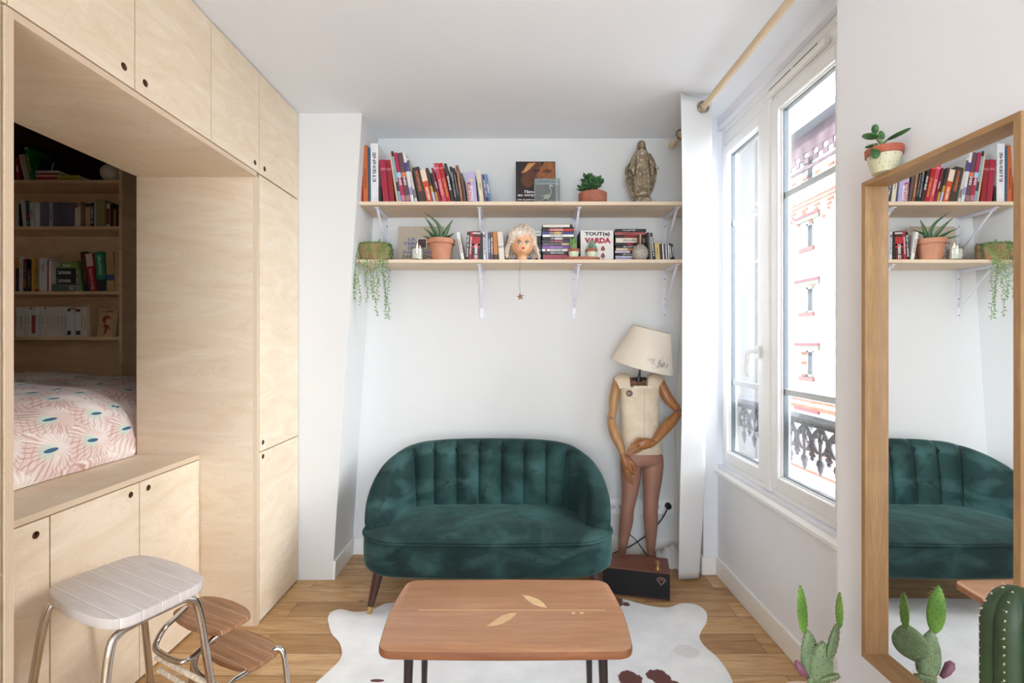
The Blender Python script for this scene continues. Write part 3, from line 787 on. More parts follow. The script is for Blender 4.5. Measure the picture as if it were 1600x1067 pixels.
m.prism([(cos(a)*0.028, 0.115+sin(a)*0.028) for a in [2*pi*i/20 for i in range(20)]], 1, -0.0005, 0.0005)
obj('head_drawing', m, dr, r, world=False, smooth=0)
m = MB().prism([(cos(a)*0.017+0.012, 0.104+sin(a)*0.021) for a in [2*pi*i/20 for i in range(20)]], 1, -0.0010, 0.0004)
obj('face_drawing', m, flat((214,176,128), 0.5), r, world=False, smooth=0)
m = MB().prism([(-0.02,0.075),(0.0,0.085),(0.02,0.075),(0.03,0.04),(0.012,0.06),(0.004,0.02),(-0.012,0.015),(-0.004,0.055)], 1, -0.0012, 0.0003)
obj('scarf_drawing', m, dr, r, world=False, smooth=0)
text(r, 'LA FEMME', flat((120,60,40), 0.5, var=0), (0.0,-0.0006,h*0.9), (1,0,0), (0,0,1), w*0.75, h*0.07)
# top row
g1 = 'books on the top alcove shelf'
kk = 180/1280
row(SHZ[0], 3.225, [
 (70,112,215,10,(140,24,28),'red book with white lettering',{'title':'ART','tw':0.3}),
 (168,196,188,72,(200,196,180),'leaning white and green slim book'),
 (199,232,180,72,(186,172,140),'leaning cream slim book'),
 (234,272,104,74,(24,124,62),'leaning green travel guide',{'title':'PAYS-BAS','tcol':(222,196,70),'tw':0.5,'tpos':0.55,'bands':((0.93,1.0,(214,170,60)),)}),
], 15, kk, 215, 'top alcove shelf', g1, depth=0.16)
zz = SHZ[0]
for i, (a, b, y0, y1, c, lab) in enumerate(((284,520,430,462,(196,84,50),'orange red magazine at the bottom of the short pile'),(286,530,412,429,(176,40,36),'red magazine second in the short pile'),(284,525,392,411,(206,190,170),'pale magazine in the middle of the short pile'),(330,540,366,391,(170,44,38),'red magazine near the top of the short pile'),(284,545,340,365,(206,198,190),'white magazine on top of the short pile'))):
    _, zz = flatbook(15+kk*a, 15+kk*b, 215+kk*y0, 215+kk*y1, zz, 3.225, 0.16, c, lab+' on the top alcove shelf', g1)
zz0 = zz
r, w, h = facebook(15+kk*300, 15+kk*440, 215+kk*245, zz0, 3.26, (34,44,52), 'dark patterned book propped on the magazine pile on the top alcove shelf', tiltx=0.3, group=g1)
zz = SHZ[0]
for i, (a, b, y0, y1, c, lab) in enumerate(((548,770,448,464,(190,176,60),'bottom yellow green folder'),(546,760,430,447,(160,150,40),'lower middle yellow green folder'),(548,775,410,429,(186,180,70),'upper middle yellow green folder'),(546,765,392,409,(170,166,50),'topmost yellow green folder'))):
    _, zz = flatbook(15+kk*a, 15+kk*b, 215+kk*y0, 215+kk*y1, zz, 3.225, 0.15, c, lab+' of the flat pile on the top alcove shelf', g1)
gl = thing('globe_lamp', 'dim white ball lamp at the right end of the top alcove shelf', 'lamp', (X(176,3.3), 3.3, SHZ[0]))
obj('base', MB().lathe([(0.03,0),(0.03,0.012)], 20), M_white, gl, world=False)
obj('lamp_shade', MB().ell((0,0,0.075), (0.068,0.068,0.068), 24, 14), flat((226,214,196), 0.4, var=0.02), gl, world=False, smooth=180)

# ================================================================== WALL SHELVES
DS = 2.905
S1T, S1B = 2.248, 2.226
S2T, S2B = 1.899, 1.879
M_shelf = wood('pine_shelf', (232,212,188), (218,194,166), 0, 1.0, 0.5, 10, fig=0.2)
tag(obj('wall_shelf', MB().box(-0.925, 1.150, DS, YB-0.001, S1B, S1T), M_shelf, bevel=0.001), 'upper pale wood wall shelf carrying the tall books and statue', 'shelf', 'wall shelves')
tag(obj('wall_shelf', MB().box(-0.945, 1.150, DS, YB-0.001, S2B, S2T), M_shelf, bevel=0.001), 'lower pale wood wall shelf carrying the doll head and film cases', 'shelf', 'wall shelves')
where = ['left end', 'second from the left', 'third from the left', 'right end']
for zb, nm in ((S1B, 'upper'), (S2B, 'lower')):
    for i, x in enumerate((-0.825, -0.20, 0.41, 1.01)):
        t = thing('shelf_bracket', 'white metal bracket under the %s shelf, %s' % (nm, where[i]), 'bracket', (x, YB, zb), group='white shelf brackets')
        w = 0.014; L1 = 0.32 if nm == 'lower' else 0.30
        obj('wall_plate', MB().box(x-w, x+w, YB-0.005, YB-0.0005, zb-L1, zb-0.0005), M_brack, t, bevel=0.002)
        obj('arm', MB().box(x-w, x+w, YB-0.255, YB-0.005, zb-0.006, zb-0.0006).box(x-0.002, x+0.002, YB-0.25, YB-0.005, zb-0.02, zb-0.006), M_brack, t, bevel=0.001)
        br = MB(); a = Vector((x, YB-0.235, zb-0.008)); b = Vector((x, YB-0.010, zb-L1*0.78))
        dv_ = (b-a).normalized(); pp = Vector((0, -dv_.z, dv_.y))
        vs = []
        for q in (a, b):
            for sx in (-1, 1):
                for sn in (-1, 1): vs.append(q+Vector((sx*0.007,0,0))+pp*sn*0.002)
        br.add(vs, [(0,1,3,2),(4,6,7,5),(0,4,5,1),(2,3,7,6),(0,2,6,4),(1,5,7,3)])
        obj('brace', br, M_brack, t)
        for zz in (zb-0.06, zb-L1*0.6, zb-L1+0.02):
            obj('screw', MB().tube([(x, YB-0.004, zz),(x, YB-0.0075, zz)], 0.0045, 10), M_steel, t)

# ---- books on upper shelf
G = 'books on the upper wall shelf'
U = [
 (555.5,566.5,243,0,(172,34,26),'squat bright red book at the far left end of the upper wall shelf',{}),
 (567.5,575.5,227,1,(190,98,48),'tall orange book beside the white book on the upper wall shelf',{'title':'Jacques Demy','tcol':(90,40,24),'tw':0.36,'th':0.4,'tpos':0.42,'bold':0}),
 (576.5,579,230,1.5,(40,98,128),'thin teal blue book between the orange and white books on the upper wall shelf',{}),
 (579.5,591.5,224,0.8,(226,224,226),'thick white book with black scribbled lettering, tallest on the upper wall shelf',{'title':'ETIENNE','tcol':(70,74,86),'tw':0.5,'th':0.42,'tpos':0.6,'depth':0.24,'bands':((0.06,0.063,(130,130,140)),)}),
 (592.5,596.5,291,0,(30,24,26),'short black book beside the tall white book on the upper wall shelf',{}),
 (599,608,249,6.5,(160,28,58),'left of the two crimson volumes with thin white bands on the upper wall shelf',{'bands':((0.79,0.797,(220,190,200)),(0.76,0.767,(220,190,200)))}),
 (609,617,249.5,7,(142,26,42),'right of the two crimson volumes with thin white bands on the upper wall shelf',{'bands':((0.79,0.797,(220,190,200)),(0.76,0.767,(220,190,200)))}),
 (620,623,239,12,(206,184,148),'thin cream book leaning on the crimson volumes on the upper wall shelf',{}),
 (623.5,627.5,236,13,(128,168,190),'pale blue leaning book with black top on the upper wall shelf',{'bands':((0.9,1.0,(40,34,36)),(0.22,0.4,(54,56,72)),)}),
 (628,634.5,238,14,(164,42,72),'crimson leaning book with pale blue square on the upper wall shelf',{'title':'ZEN','tw':0.17,'th':0.5,'tpos':0.42,'bands':((0.5,0.6,(160,200,220)),(0.03,0.14,(200,120,140)))}),
 (635,642,238,14,(96,66,76),'plum brown leaning book with orange square on the upper wall shelf',{'title':'ZEN','tw':0.17,'th':0.5,'tpos':0.42,'bands':((0.5,0.6,(214,120,84)),(0.03,0.14,(150,120,124)))}),
 (642.5,647.5,238,14,(216,214,216),'white leaning magazine with violet stripes on the upper wall shelf',{'bands':((0.62,0.8,(76,66,150)),(0.15,0.3,(150,140,190)))}),
 (648.5,652.5,247,14,(206,200,194),'grey and white leaning magazine beside the thick dark brown book',{'bands':((0.7,0.95,(90,84,80)),(0.1,0.3,(120,110,110)))}),
 (655.5,667,260,12.5,(62,50,44),'thick dark brown book with orange lettering on the upper wall shelf',{'title':'DEPARDON','tcol':(214,116,70),'tw':0.58,'th':0.42,'tpos':0.6}),
 (667.5,676.5,264,12,(196,74,30),'orange book with a cream top and white lettering on the upper wall shelf',{'title':'AMERICAINS','tcol':(240,226,214),'tw':0.4,'th':0.5,'tpos':0.26,'bands':((0.64,1.0,(228,206,184)),)}),
 (677.5,681.8,262,13,(60,52,52),'dark book with ochre and lilac foot on the upper wall shelf',{'bands':((0.0,0.3,(176,176,204)),(0.3,0.48,(190,142,52)))}),
 (682.3,686,270,10,(44,36,36),'short dark book with ochre foot on the upper wall shelf',{'bands':((0.0,0.35,(188,138,48)),)}),
 (686.5,690,262,13,(132,28,52),'thin crimson book left of the pink book on the upper wall shelf',{'title':'GUIDE','tw':0.2}),
 (691,698,254,14,(196,64,84),'raspberry pink book with pale lettering on the upper wall shelf',{'title':'CHATEAUX','tcol':(232,190,180),'tw':0.42,'th':0.5,'tpos':0.38,'bands':((0.85,0.89,(220,140,150)),)}),
 (698.5,705,254,14,(176,26,34),'bright red book with gold lettering on the upper wall shelf',{'title':'MONUMENTS','tcol':(214,160,80),'tw':0.48,'th':0.5,'tpos':0.38,'bands':((0.85,0.89,(210,110,110)),)}),
 (706,710.5,255,13,(50,46,46),'black book with white lettering right of the red book on the upper wall shelf',{'title':'FILM NOIR','tw':0.36,'th':0.7,'tpos':0.5}),
 (711,715.3,260,9,(44,42,42),'first of two slim black books left of the brown book on the upper wall shelf',{'title':'PHOTO FIXES','tw':0.7,'tcol':(180,176,172)}),
 (715.8,719.3,262,9,(38,36,38),'second of two slim black books, touching the brown book on the upper wall shelf',{'title':'CINEMAS','tw':0.6,'tcol':(150,148,146)}),
 (719.8,724.5,258,8.5,(136,82,54),'chestnut brown book with pale lettering on the upper wall shelf',{'title':'MARGUERITE DURAS','tw':0.7,'tcol':(214,180,150),'th':0.4}),
 (725.5,729.5,270,7,(92,78,70),'grey brown slim book left of the lilac book on the upper wall shelf',{}),
 (731,746,268,4,(176,166,206),'thick lilac book with red label on the upper wall shelf',{'title':'TOULOUSE','tw':0.5,'th':0.28,'tpos':0.3,'label2':1}),
 (750,756.5,265,6,(212,200,178),'beige leaning book right of the lilac one on the upper wall shelf',{'title':'ROMAN','tw':0.18,'tcol':(90,80,70),'th':0.3}),
 (760,764,272,7.5,(50,44,100),'dark violet blue leaning book near the end of the upper wall shelf row',{'title':'L\'ART DECO','tw':0.6}),
 (764.5,768.3,272,7,(76,124,168),'blue leaning book closing the row on the upper wall shelf',{'title':'PARIS','tw':0.3}),
]
for (a, b, yt, ln, c, lab, kw) in U:
    kw = dict(kw); bold = kw.pop('bold', None); l2 = kw.pop('label2', None)
    dp = kw.pop('depth', 0.19)
    r = book(a, b, yt, ln, S1T, 2.93, dp, c, lab, G, **kw)
    if l2:
        w = (b-a)*2.93/FP
        obj('red_label', MB().box(0.004, w*0.42, -0.0006, 0.0005, 0.0, 0.12), flat((172,36,56), 0.5), r, world=False, smooth=0)
        text(r, 'SCRAPBOOK', flat((230,220,200), 0.5, var=0), (w*0.24,-0.0008,0.06), (0,0,1), (-1,0,0), 0.105, w*0.2)
        obj('yellow_emblem', MB().box(w*0.35, w*0.8, -0.0006, 0.0005, 0.13, 0.14), flat((214,190,90), 0.5), r, world=False, smooth=0)
# art book facing out
r, w, h = facebook(806, 868, 251, S1T, 3.02, (34,22,20), 'dark book with golden faces cover standing behind the glass box', th=0.03, tiltx=0.05)
br_ = flat((140,84,44), 0.5, var=0.3, scale=50); br2 = flat((92,48,28), 0.5, var=0.3, scale=50); br3 = flat((190,134,78), 0.5, var=0.2, scale=60)
def patch(pts, m, off, nm):
    mb = MB().prism([((u-0.5)*w, v*h) for u, v in pts], 1, -off, 0.0003); obj(nm, mb, m, r, world=False, smooth=0)
patch([(0.30,0.99),(0.22,0.86),(0.13,0.76),(0.18,0.70),(0.12,0.60),(0.16,0.50),(0.26,0.42),(0.40,0.44),(0.5,0.6),(0.65,0.8),(0.66,0.985)], br2, 0.0006, 'face_picture')
patch([(0.72,0.985),(0.62,0.84),(0.52,0.70),(0.55,0.62),(0.72,0.62),(0.98,0.60),(0.985,0.985)], br_, 0.0009, 'face_picture')
patch([(0.32,0.96),(0.20,0.80),(0.13,0.75),(0.24,0.76),(0.36,0.84),(0.5,0.97)], br3, 0.0012, 'highlight_picture')
patch([(0.66,0.78),(0.76,0.83),(0.92,0.80),(0.84,0.74),(0.74,0.75)], br2, 0.0014, 'eye_picture')
patch([(0.40,0.80),(0.5,0.84),(0.62,0.80),(0.55,0.76),(0.46,0.76)], flat((60,34,22),0.5), 0.0014, 'eye_picture')
patch([(0.05,0.0),(0.22,0.14),(0.42,0.10),(0.55,0.0)], br_, 0.0006, 'shoulder_picture')
Mw = flat((232,228,224), 0.5, var=0)
text(r, "l'âme", Mw, (-0.5*w+0.36*w,-0.0018,0.33*h), (1,0,0), (0,0,1), w*0.28, h*0.065)
text(r, "au corps", Mw, (-0.5*w+0.28*w,-0.0018,0.24*h), (1,0,0), (0,0,1), w*0.46, h*0.06)
text(r, "arts et sciences", Mw, (-0.5*w+0.27*w,-0.0018,0.155*h), (1,0,0), (0,0,1), w*0.46, h*0.035)
text(r, "1793-1993", Mw, (-0.5*w+0.38*w,-0.0018,0.08*h), (1,0,0), (0,0,1), w*0.26, h*0.03)
# glass box with bird skeleton
gx = X(855, 2.95); gd = 2.95
t = thing('display_case', 'small glass box holding a white bird skeleton on the upper shelf', 'display case', (gx, gd, S1T))
obj('base', MB().box(-0.086,0.086,-0.01,0.07,0.0005,0.008), M_black, t, world=False, bevel=0.002)
gw, gh = 0.076, 0.150
obj('glass_cover', MB().box(-gw,gw,-0.004,-0.002,0.008,gh).box(-gw,gw,0.058,0.060,0.008,gh).box(-gw,-gw+0.002,-0.002,0.058,0.008,gh).box(gw-0.002,gw,-0.002,0.058,0.008,gh).box(-gw,gw,-0.004,0.06,gh,gh+0.002), glass_mat('case_glass', (0.86,0.9,0.9), 0.25), t, world=False, smooth=0)
ed = MB()
for sx in (-1, 1):
    for yy in (-0.004, 0.058): ed.tube([(sx*gw, yy+0.001, 0.008),(sx*gw, yy+0.001, gh)], 0.0018, 6)
ed.tube([(-gw,-0.003,gh),(gw,-0.003,gh)], 0.0018, 6).tube([(-gw,0.059,gh),(gw,0.059,gh)], 0.0018, 6)
obj('edge_strip', ed, flat((130,136,134), 0.3), t, world=False)
M_bone = flat((232,224,206), 0.6, var=0.05)
bd = MB(); cx = 0.006; yb = 0.03
bd.tube([(cx-0.045,yb,0.052),(cx-0.02,yb,0.062),(cx+0.004,yb,0.058),(cx+0.02,yb,0.072),(cx+0.022,yb,0.09),(cx+0.012,yb,0.105),(cx+0.014,yb,0.116)], [0.002,0.003,0.004,0.003,0.0025,0.0025,0.003], 7)
bd.ell((cx-0.004,yb,0.050), (0.024,0.011,0.013), 12, 8, Euler((0,-0.5,0)).to_matrix())
bd.ell((cx+0.018,yb,0.118), (0.011,0.007,0.008), 12, 8)
bd.tube([(cx+0.025,yb,0.116),(cx+0.04,yb,0.112)], [0.003,0.0008], 6)
for q in (-1, 1):
    bd.tube([(cx-0.012,yb+q*0.006,0.045),(cx+0.004,yb+q*0.007,0.034),(cx-0.004,yb+q*0.007,0.012),(cx+0.008,yb+q*0.007,0.0095)], 0.0016, 6)
    bd.tube([(cx+0.006,yb+q*0.009,0.062),(cx-0.024,yb+q*0.011,0.052),(cx-0.004,yb+q*0.012,0.044),(cx-0.034,yb+q*0.012,0.036)], 0.0013, 6)
obj('bird_skeleton', bd, M_bone, t, world=False, smooth=60)

# ---- plants
def leafmat(c1, c2, name):
    if name in MATS: return MATS[name]
    t = NT(name, 0.4); f = t.noise(t.coord(), 30, 2)
    t.l(t.ramp(f, [(0.3, lin(c1)), (0.7, lin(c2))]), t.b.inputs['Base Color']); MATS[name] = t.m; return t.m
M_leaf = leafmat((40,78,44), (70,116,62), 'dark_green_leaf')
M_leaf2 = leafmat((98,134,72), (138,170,100), 'fresh_green_leaf')
M_leaf3 = leafmat((110,142,116), (150,176,146), 'grey_green_leaf')
M_aloe = leafmat((42,72,44), (74,108,62), 'aloe_leaf')
def pot(root, rt, rb, h, rim, rimh, m=M_terra, mrim=None, base=0.0):
    ob = obj('pot', MB().lathe([(rb,base+0.0005),(rb+(rt-rb)*(1-rimh/h)*0.98,base+h-rimh),(rt-0.003,base+h-rimh)], 36), m, root, world=False, smooth=40)
    obj('rim', MB().lathe([(rt-0.004,base+h-rimh),(rim,base+h-rimh),(rim+0.001,base+h-0.002),(rim-0.001,base+h),(rim-0.006,base+h),(rim-0.008,base+h-0.012),(0.001,base+h-0.012)], 36), mrim or m, ob, world=False, smooth=40)
    obj('soil', MB().lathe([(rim-0.009,base+h-0.0125),(0.001,base+h-0.0105)], 24), M_soil, root, world=False)
t = thing('potted_jade_plant', 'bushy jade plant in a low terracotta pot on the upper shelf', 'plant', (X(926,2.99), 2.99, S1T))
pot(t, 0.086, 0.080, 0.072, 0.086, 0.070, M_terra2)
obj('saucer', MB().lathe([(0.086,0.0008),(0.094,0.010),(0.088,0.010),(0.083,0.004)], 30), M_terra2, t, world=False)
st = MB(); lf = MB(); rr = random.Random(4)
for i in range(22):
    a = rr.uniform(0, 2*pi); el = rr.uniform(0.15, 1.45); L = rr.uniform(0.07, 0.115)
    dr_ = Vector((cos(a)*cos(el), sin(a)*cos(el)*0.8, sin(el)))
    b = Vector((0,0,0.06)); tip = b+dr_*L; tip.z += 0.015
    st.tube([b, b+dr_*L*0.5+Vector((0,0,0.005)), tip], [0.004,0.003,0.002], 6)
    for j in range(7):
        aa = rr.uniform(0, 2*pi); q = Vector((cos(aa), sin(aa), rr.uniform(-0.3, 0.9))).normalized()
        q = (q+dr_*0.9).normalized(); c = tip+q*0.016 - dr_*rr.uniform(0, 0.04)
        rot = q.to_track_quat('X', 'Z').to_matrix()
        if rr.random() < 0.5: rot = rot @ Euler((rr.uniform(0,3),0,0)).to_matrix()
        lf.ell(c, (0.019,0.0125,0.0035), 8, 5, rot)
obj('stems', st, flat((96,100,60),0.7), t, world=False, smooth=60); obj('leaves', lf, M_leaf, t, world=False, smooth=80)

def statue():
    d = 3.02; x = X(1003, d)
    t = thing('saint_statue', 'weathered stone statue of a robed woman with open hands on the upper shelf', 'statue', (x, d, S1T))
    m = NT('chipped_plaster', 0.85); v = m.coord(); f = m.noise(v, 55, 5, 0.7); f2 = m.noise(v, 14, 3)
    c = m.ramp(f2, [(0.35, lin((118,102,82))), (0.65, lin((158,142,118)))])
    c = m.mix(m.ramp(f, [(0.56, (0,0,0)), (0.60, (1,1,1))]), c, lin((206,190,168)))
    m.l(c, m.b.inputs['Base Color']); m.bump(f, 0.5, 0.004)
    S = 1/250.0 # px to m
    # profile: (y from base px, cx px, halfwidth px, depth px)
    base = MB().lathe([(0.078,0.001),(0.080,0.012),(0.070,0.026),(0.060,0.038),(0.058,0.052),(0.03,0.056)], 28, sx=1.0, sy=0.62)
    obj('plinth', base, m.m, t, world=False, smooth=50)
    prof = [(0.048,0.054,0.050),(0.09,0.050,0.046),(0.15,0.046,0.042),(0.21,0.043,0.040),(0.26,0.038,0.036),(0.30,0.042,0.036),(0.325,0.044,0.034),(0.345,0.032,0.028),(0.36,0.016,0.018)]
    rings = []
    N = 64
    for z, a, b in prof:
        ring = []
        for k in range(N):
            th = 2*pi*k/N
            fold = 1+0.11*sin(th*9+z*5)*min(1, max(0, (0.30-z)/0.1)) 
            ring.append(Vector((cos(th)*a*fold, sin(th)*b*fold, z)))
        rings.append(ring)
    obj('robe', MB().loft(rings), m.m, t, world=False, smooth=70, sub=1)
    # cloak: open shell behind and at the sides
    cl = []
    cp = [(0.06,0.050,0.030),(0.10,0.068,0.034),(0.16,0.090,0.036),(0.22,0.098,0.036),(0.255,0.094,0.036),(0.29,0.068,0.036),(0.32,0.054,0.034),(0.345,0.038,0.030),(0.37,0.027,0.028),(0.395,0.025,0.028),(0.412,0.018,0.022),(0.420,0.004,0.006)]
    mb = MB()
    for z, a, b in cp:
        ring = []
        n = 30
        a0 = -0.30 if z < 0.26 else (-0.75 if z < 0.34 else -0.60)
        for k in range(n+1):
            th = a0+(pi-2*a0)*k/n
            fd = 1+0.05*sin(th*9)
            ring.append(Vector((cos(th)*a*fd, sin(th)*b*fd*1.15+0.016, z)))
        for k in range(n, -1, -1):
            th = a0+(pi-2*a0)*k/n
            ring.append(Vector((cos(th)*max(a-0.006,0.002), sin(th)*max(b-0.006,0.002)*1.15+0.016, z)))
        cl.append(ring)
    mb.loft(cl)
    obj('cloak', mb, m.m, t, world=False, smooth=60)
    obj('head', MB().ell((0,-0.004,0.384), (0.017,0.019,0.023), 18, 12).ell((0,-0.023,0.382), (0.003,0.004,0.006), 8, 6).ell((0,-0.020,0.366),(0.008,0.006,0.006),8,6).tube([(0,0,0.34),(0,-0.002,0.37)], [0.016,0.011], 10), m.m, t, world=False, smooth=80)
    for sg in (-1, 1):
        arm = MB().tube([(sg*0.038,0.0,0.325),(sg*0.056,-0.008,0.285),(sg*0.064,-0.024,0.255),(sg*0.074,-0.036,0.243)], [0.017,0.018,0.015,0.010], 12)
        arm.tube([(sg*0.055,-0.008,0.27),(sg*0.060,-0.018,0.22),(sg*0.056,-0.02,0.19)], [0.016,0.012,0.003], 10)
        ao = obj('sleeve', arm, m.m, t, world=False, smooth=70)
        hb = MB().ell((sg*0.083,-0.040,0.232), (0.008,0.005,0.011), 10, 7, Euler((0,-sg*0.6,0)).to_matrix())
        for q in range(4):
            hb.tube([(sg*(0.083+q*0.0022-0.003),-0.041,0.224),(sg*(0.087+q*0.002-0.003),-0.043,0.212+q*0.002)], [0.0018,0.0010], 5)
        hb.tube([(sg*0.078,-0.042,0.235),(sg*0.073,-0.046,0.228)], [0.002,0.001], 5)
        obj('hand', hb, m.m, ao, world=False, smooth=70)
statue()

# ================================================================== lower shelf
D2 = 2.93
# trailing plant in basket
t = thing('trailing_plant', 'string-like trailing plant in a brown pot hanging over the lower shelf left end', 'plant', (X(586,2.985), 2.985, S2T))
bk = NT('woven_brown', 0.8); vv = bk.coord(); f = bk.noise(vv, 22, 4, 0.6)
bk.l(bk.ramp(f, [(0.3, lin((140,92,60))), (0.7, lin((200,156,120)))]), bk.b.inputs['Base Color'])
obj('pot', MB().lathe([(0.080,0.0008),(0.094,0.02),(0.099,0.06),(0.096,0.105),(0.091,0.105),(0.090,0.085),(0.001,0.085)], 36, sy=0.66), bk.m, t, world=False, smooth=50)
obj('rim_ring', MB().tube([(cos(a)*0.095, sin(a)*0.063, 0.106) for a in [2*pi*i/36 for i in range(36)]], 0.0032, 8, closed=True), flat((70,72,74),0.5), t, world=False)
rr = random.Random(11)
def leaf_at(mb, p, dirv, L, W):
    dirv = dirv.normalized(); side = dirv.cross(Vector((0.2,0.9,0.3))).normalized(); nn = dirv.cross(side)
    a = p; b = p+dirv*L*0.45+side*W; c = p+dirv*L; e = p+dirv*L*0.45-side*W
    mb.add([a, b, c, e, p+dirv*L*0.45+nn*W*0.35, p+dirv*L*0.45-nn*W*0.35], [(0,1,4),(1,2,4),(2,3,4),(3,0,4),(1,0,5),(2,1,5),(3,2,5),(0,3,5)])
def vine(pts, parent, dens=0.0075, L=0.014, m=M_leaf2):
    mb = MB(); pts = [Vector(p) for p in pts]
    mb.tube(pts, 0.0011, 5)
    for a, b in zip(pts, pts[1:]):
        n = max(1, int((b-a).length/dens))
        for i in range(n):
            p = a.lerp(b, (i+rr.random())/n)
            dd = Vector((rr.uniform(-1,1), rr.uniform(-1,0.6), rr.uniform(-0.9,0.35)))
            leaf_at(mb, p, dd, L*rr.uniform(0.7,1.25), L*0.24)
    return obj('vine', mb, m, parent, world=False, smooth=0)
for (xp, yend, sx) in ((553,450,-1),(556,470,-1),(562,478,-1),(569,470,-1),(574,440,0),(579,468,0),(585,495,0),(590,470,0),(594,448,1),(599,476,1),(602,497,1),(606,499,1),(597,430,1)):
    xx = (X(xp,2.895)) - X(586,2.985)
    ze = Z(yend,2.895)-S2T
    x_s = max(-0.09, min(0.09, xx*0.9))
    ys = -0.062*sqrt(max(0.02, 1-(x_s/0.097)**2))
    pts = [(x_s*0.6, ys*0.5, 0.095), (x_s, ys, 0.115), (xx*0.97, ys-0.012, 0.09)]
    zc = 0.03; 
    pts.append((xx, -0.088, 0.02)); pts.append((xx+rr.uniform(-.004,.004), -0.094, -0.02))
    z = -0.02; x_ = xx
    while z > ze:
        z -= 0.05; x_ += rr.uniform(-0.007,0.009); pts.append((x_, -0.095+rr.uniform(-0.004,0.004), max(z, ze)))
    vine(pts, t, 0.0068, 0.0155)
for i in range(16):
    a = rr.uniform(0, 2*pi); r_ = rr.uniform(0.3, 1.0)
    b = Vector((cos(a)*0.085*r_, sin(a)*0.055*r_, 0.09))
    dx = 0.03*cos(a)+rr.uniform(-.01,.01)
    vine([b, b+Vector((dx*0.5, sin(a)*0.01, 0.022)), b+Vector((dx, sin(a)*0.015-0.005, rr.uniform(-0.01,0.04))), b+Vector((dx*1.25, sin(a)*0.012-0.006, rr.uniform(-0.06,0.02)))] , t, 0.007, 0.015)
for xe in (0.100,0.108,0.112):
    vine([(0.07,-0.02,0.10),(xe,-0.03,0.095),(xe+0.008,-0.035,0.05),(xe+0.005,-0.036,0.01)], t, 0.007, 0.015, M_leaf)

# grey book facing
r, w, h = facebook(621, 693, 352, S2T, 3.10, (178,166,150), 'grey beige book with blue capital lettering behind the candle', th=0.02, tiltx=0.1)
Mb = flat((92,108,156), 0.5, var=0); Mbr = flat((110,80,68), 0.5, var=0)
for s_, xc, zc, ww in (('LA',0.30,0.66,0.16),('TERRE',0.33,0.545,0.42),('DES',0.33,0.43,0.22),('PAYSANS',0.42,0.315,0.60),('DEPARDON',0.42,0.205,0.62)):
    text(r, s_, Mb if s_ != 'DEPARDON' else Mbr, ((xc-0.5)*w,-0.0003,zc*h), (1,0,0), (0,0,1), ww*w, h*0.085, bold=0.035)
pc = thing('photo_card', 'small photo card with white border leaning between candle and aloe pot', 'photo', (X(659,3.07), 3.068, S2T+0.0), (-0.1,0,0))
obj('card', MB().box(-0.030,0.030,0,0.001,0.10,0.165).box(-0.004,0.004,0.0,0.001,0.0,0.10), M_paper, pc, world=False, smooth=0)
obj('picture', MB().box(-0.026,0.026,-0.0005,0,0.104,0.161), flat((70,44,38),0.4,var=0.5,scale=60), pc, world=False, smooth=0)
# candle
t = thing('candle', 'lit white candle in a glass tumbler with oval label', 'candle', (X(652,2.96), 2.96, S2T))
obj('glass_jar', MB().lathe([(0.036,0.001),(0.039,0.004),(0.039,0.090),(0.037,0.090),(0.037,0.008),(0.001,0.008)], 32), glass_mat('jar_glass', (0.93,0.95,0.94), 0.2), t, world=False, smooth=50)
obj('wax', MB().lathe([(0.036,0.0085),(0.0362,0.070),(0.03,0.068),(0.001,0.067)], 32), flat((238,232,220),0.5,var=0.02), t, world=False, smooth=50)
obj('wick', MB().tube([(0,0,0.066),(0.001,0,0.080)], 0.0010, 6), M_black, t, world=False)
fl = NT('candle_flame', 0.5); fl.b.inputs['Base Color'].default_value = (1,0.5,0.2,1)
fl.b.inputs['Emission Color'].default_value = (1.0,0.55,0.30,1); fl.b.inputs['Emission Strength'].default_value = 2.2
obj('flame', MB().lathe([(0.0005,0.076),(0.004,0.082),(0.0048,0.090),(0.0030,0.100),(0.0003,0.112)], 12), fl.m, t, world=False, smooth=180)
lb = MB(); 
ring = [(a, 0.042+0.026*sin(b_)) for a, b_ in [(0.42*cos(2*pi*i/24), 2*pi*i/24) for i in range(24)]]
lb.add([(sin(-0.22+a)*0.0394, -cos(-0.22+a)*0.0394, z) for a, z in ring], [list(range(24))])
lo = obj('oval_label', lb, flat((236,234,230),0.6,var=0), t, world=False, smooth=0)
lb = MB().tube([(sin(-0.22+a*0.9)*0.0396, -cos(-0.22+a*0.9)*0.0396, 0.042+(z-0.042)*0.9) for a, z in ring], 0.0005, 4, closed=True)
obj('label_border', lb, M_black, lo, world=False)
for i, s_ in enumerate(('dipt', 'yqu', 'paris')):
    text(lo, s_, M_black, (sin(-0.22)*0.0400,-cos(-0.22)*0.0400-0.0006,0.053-0.010*i), (1,0,0), (0,0,1), 0.016-0.002*i, 0.006, bold=0)
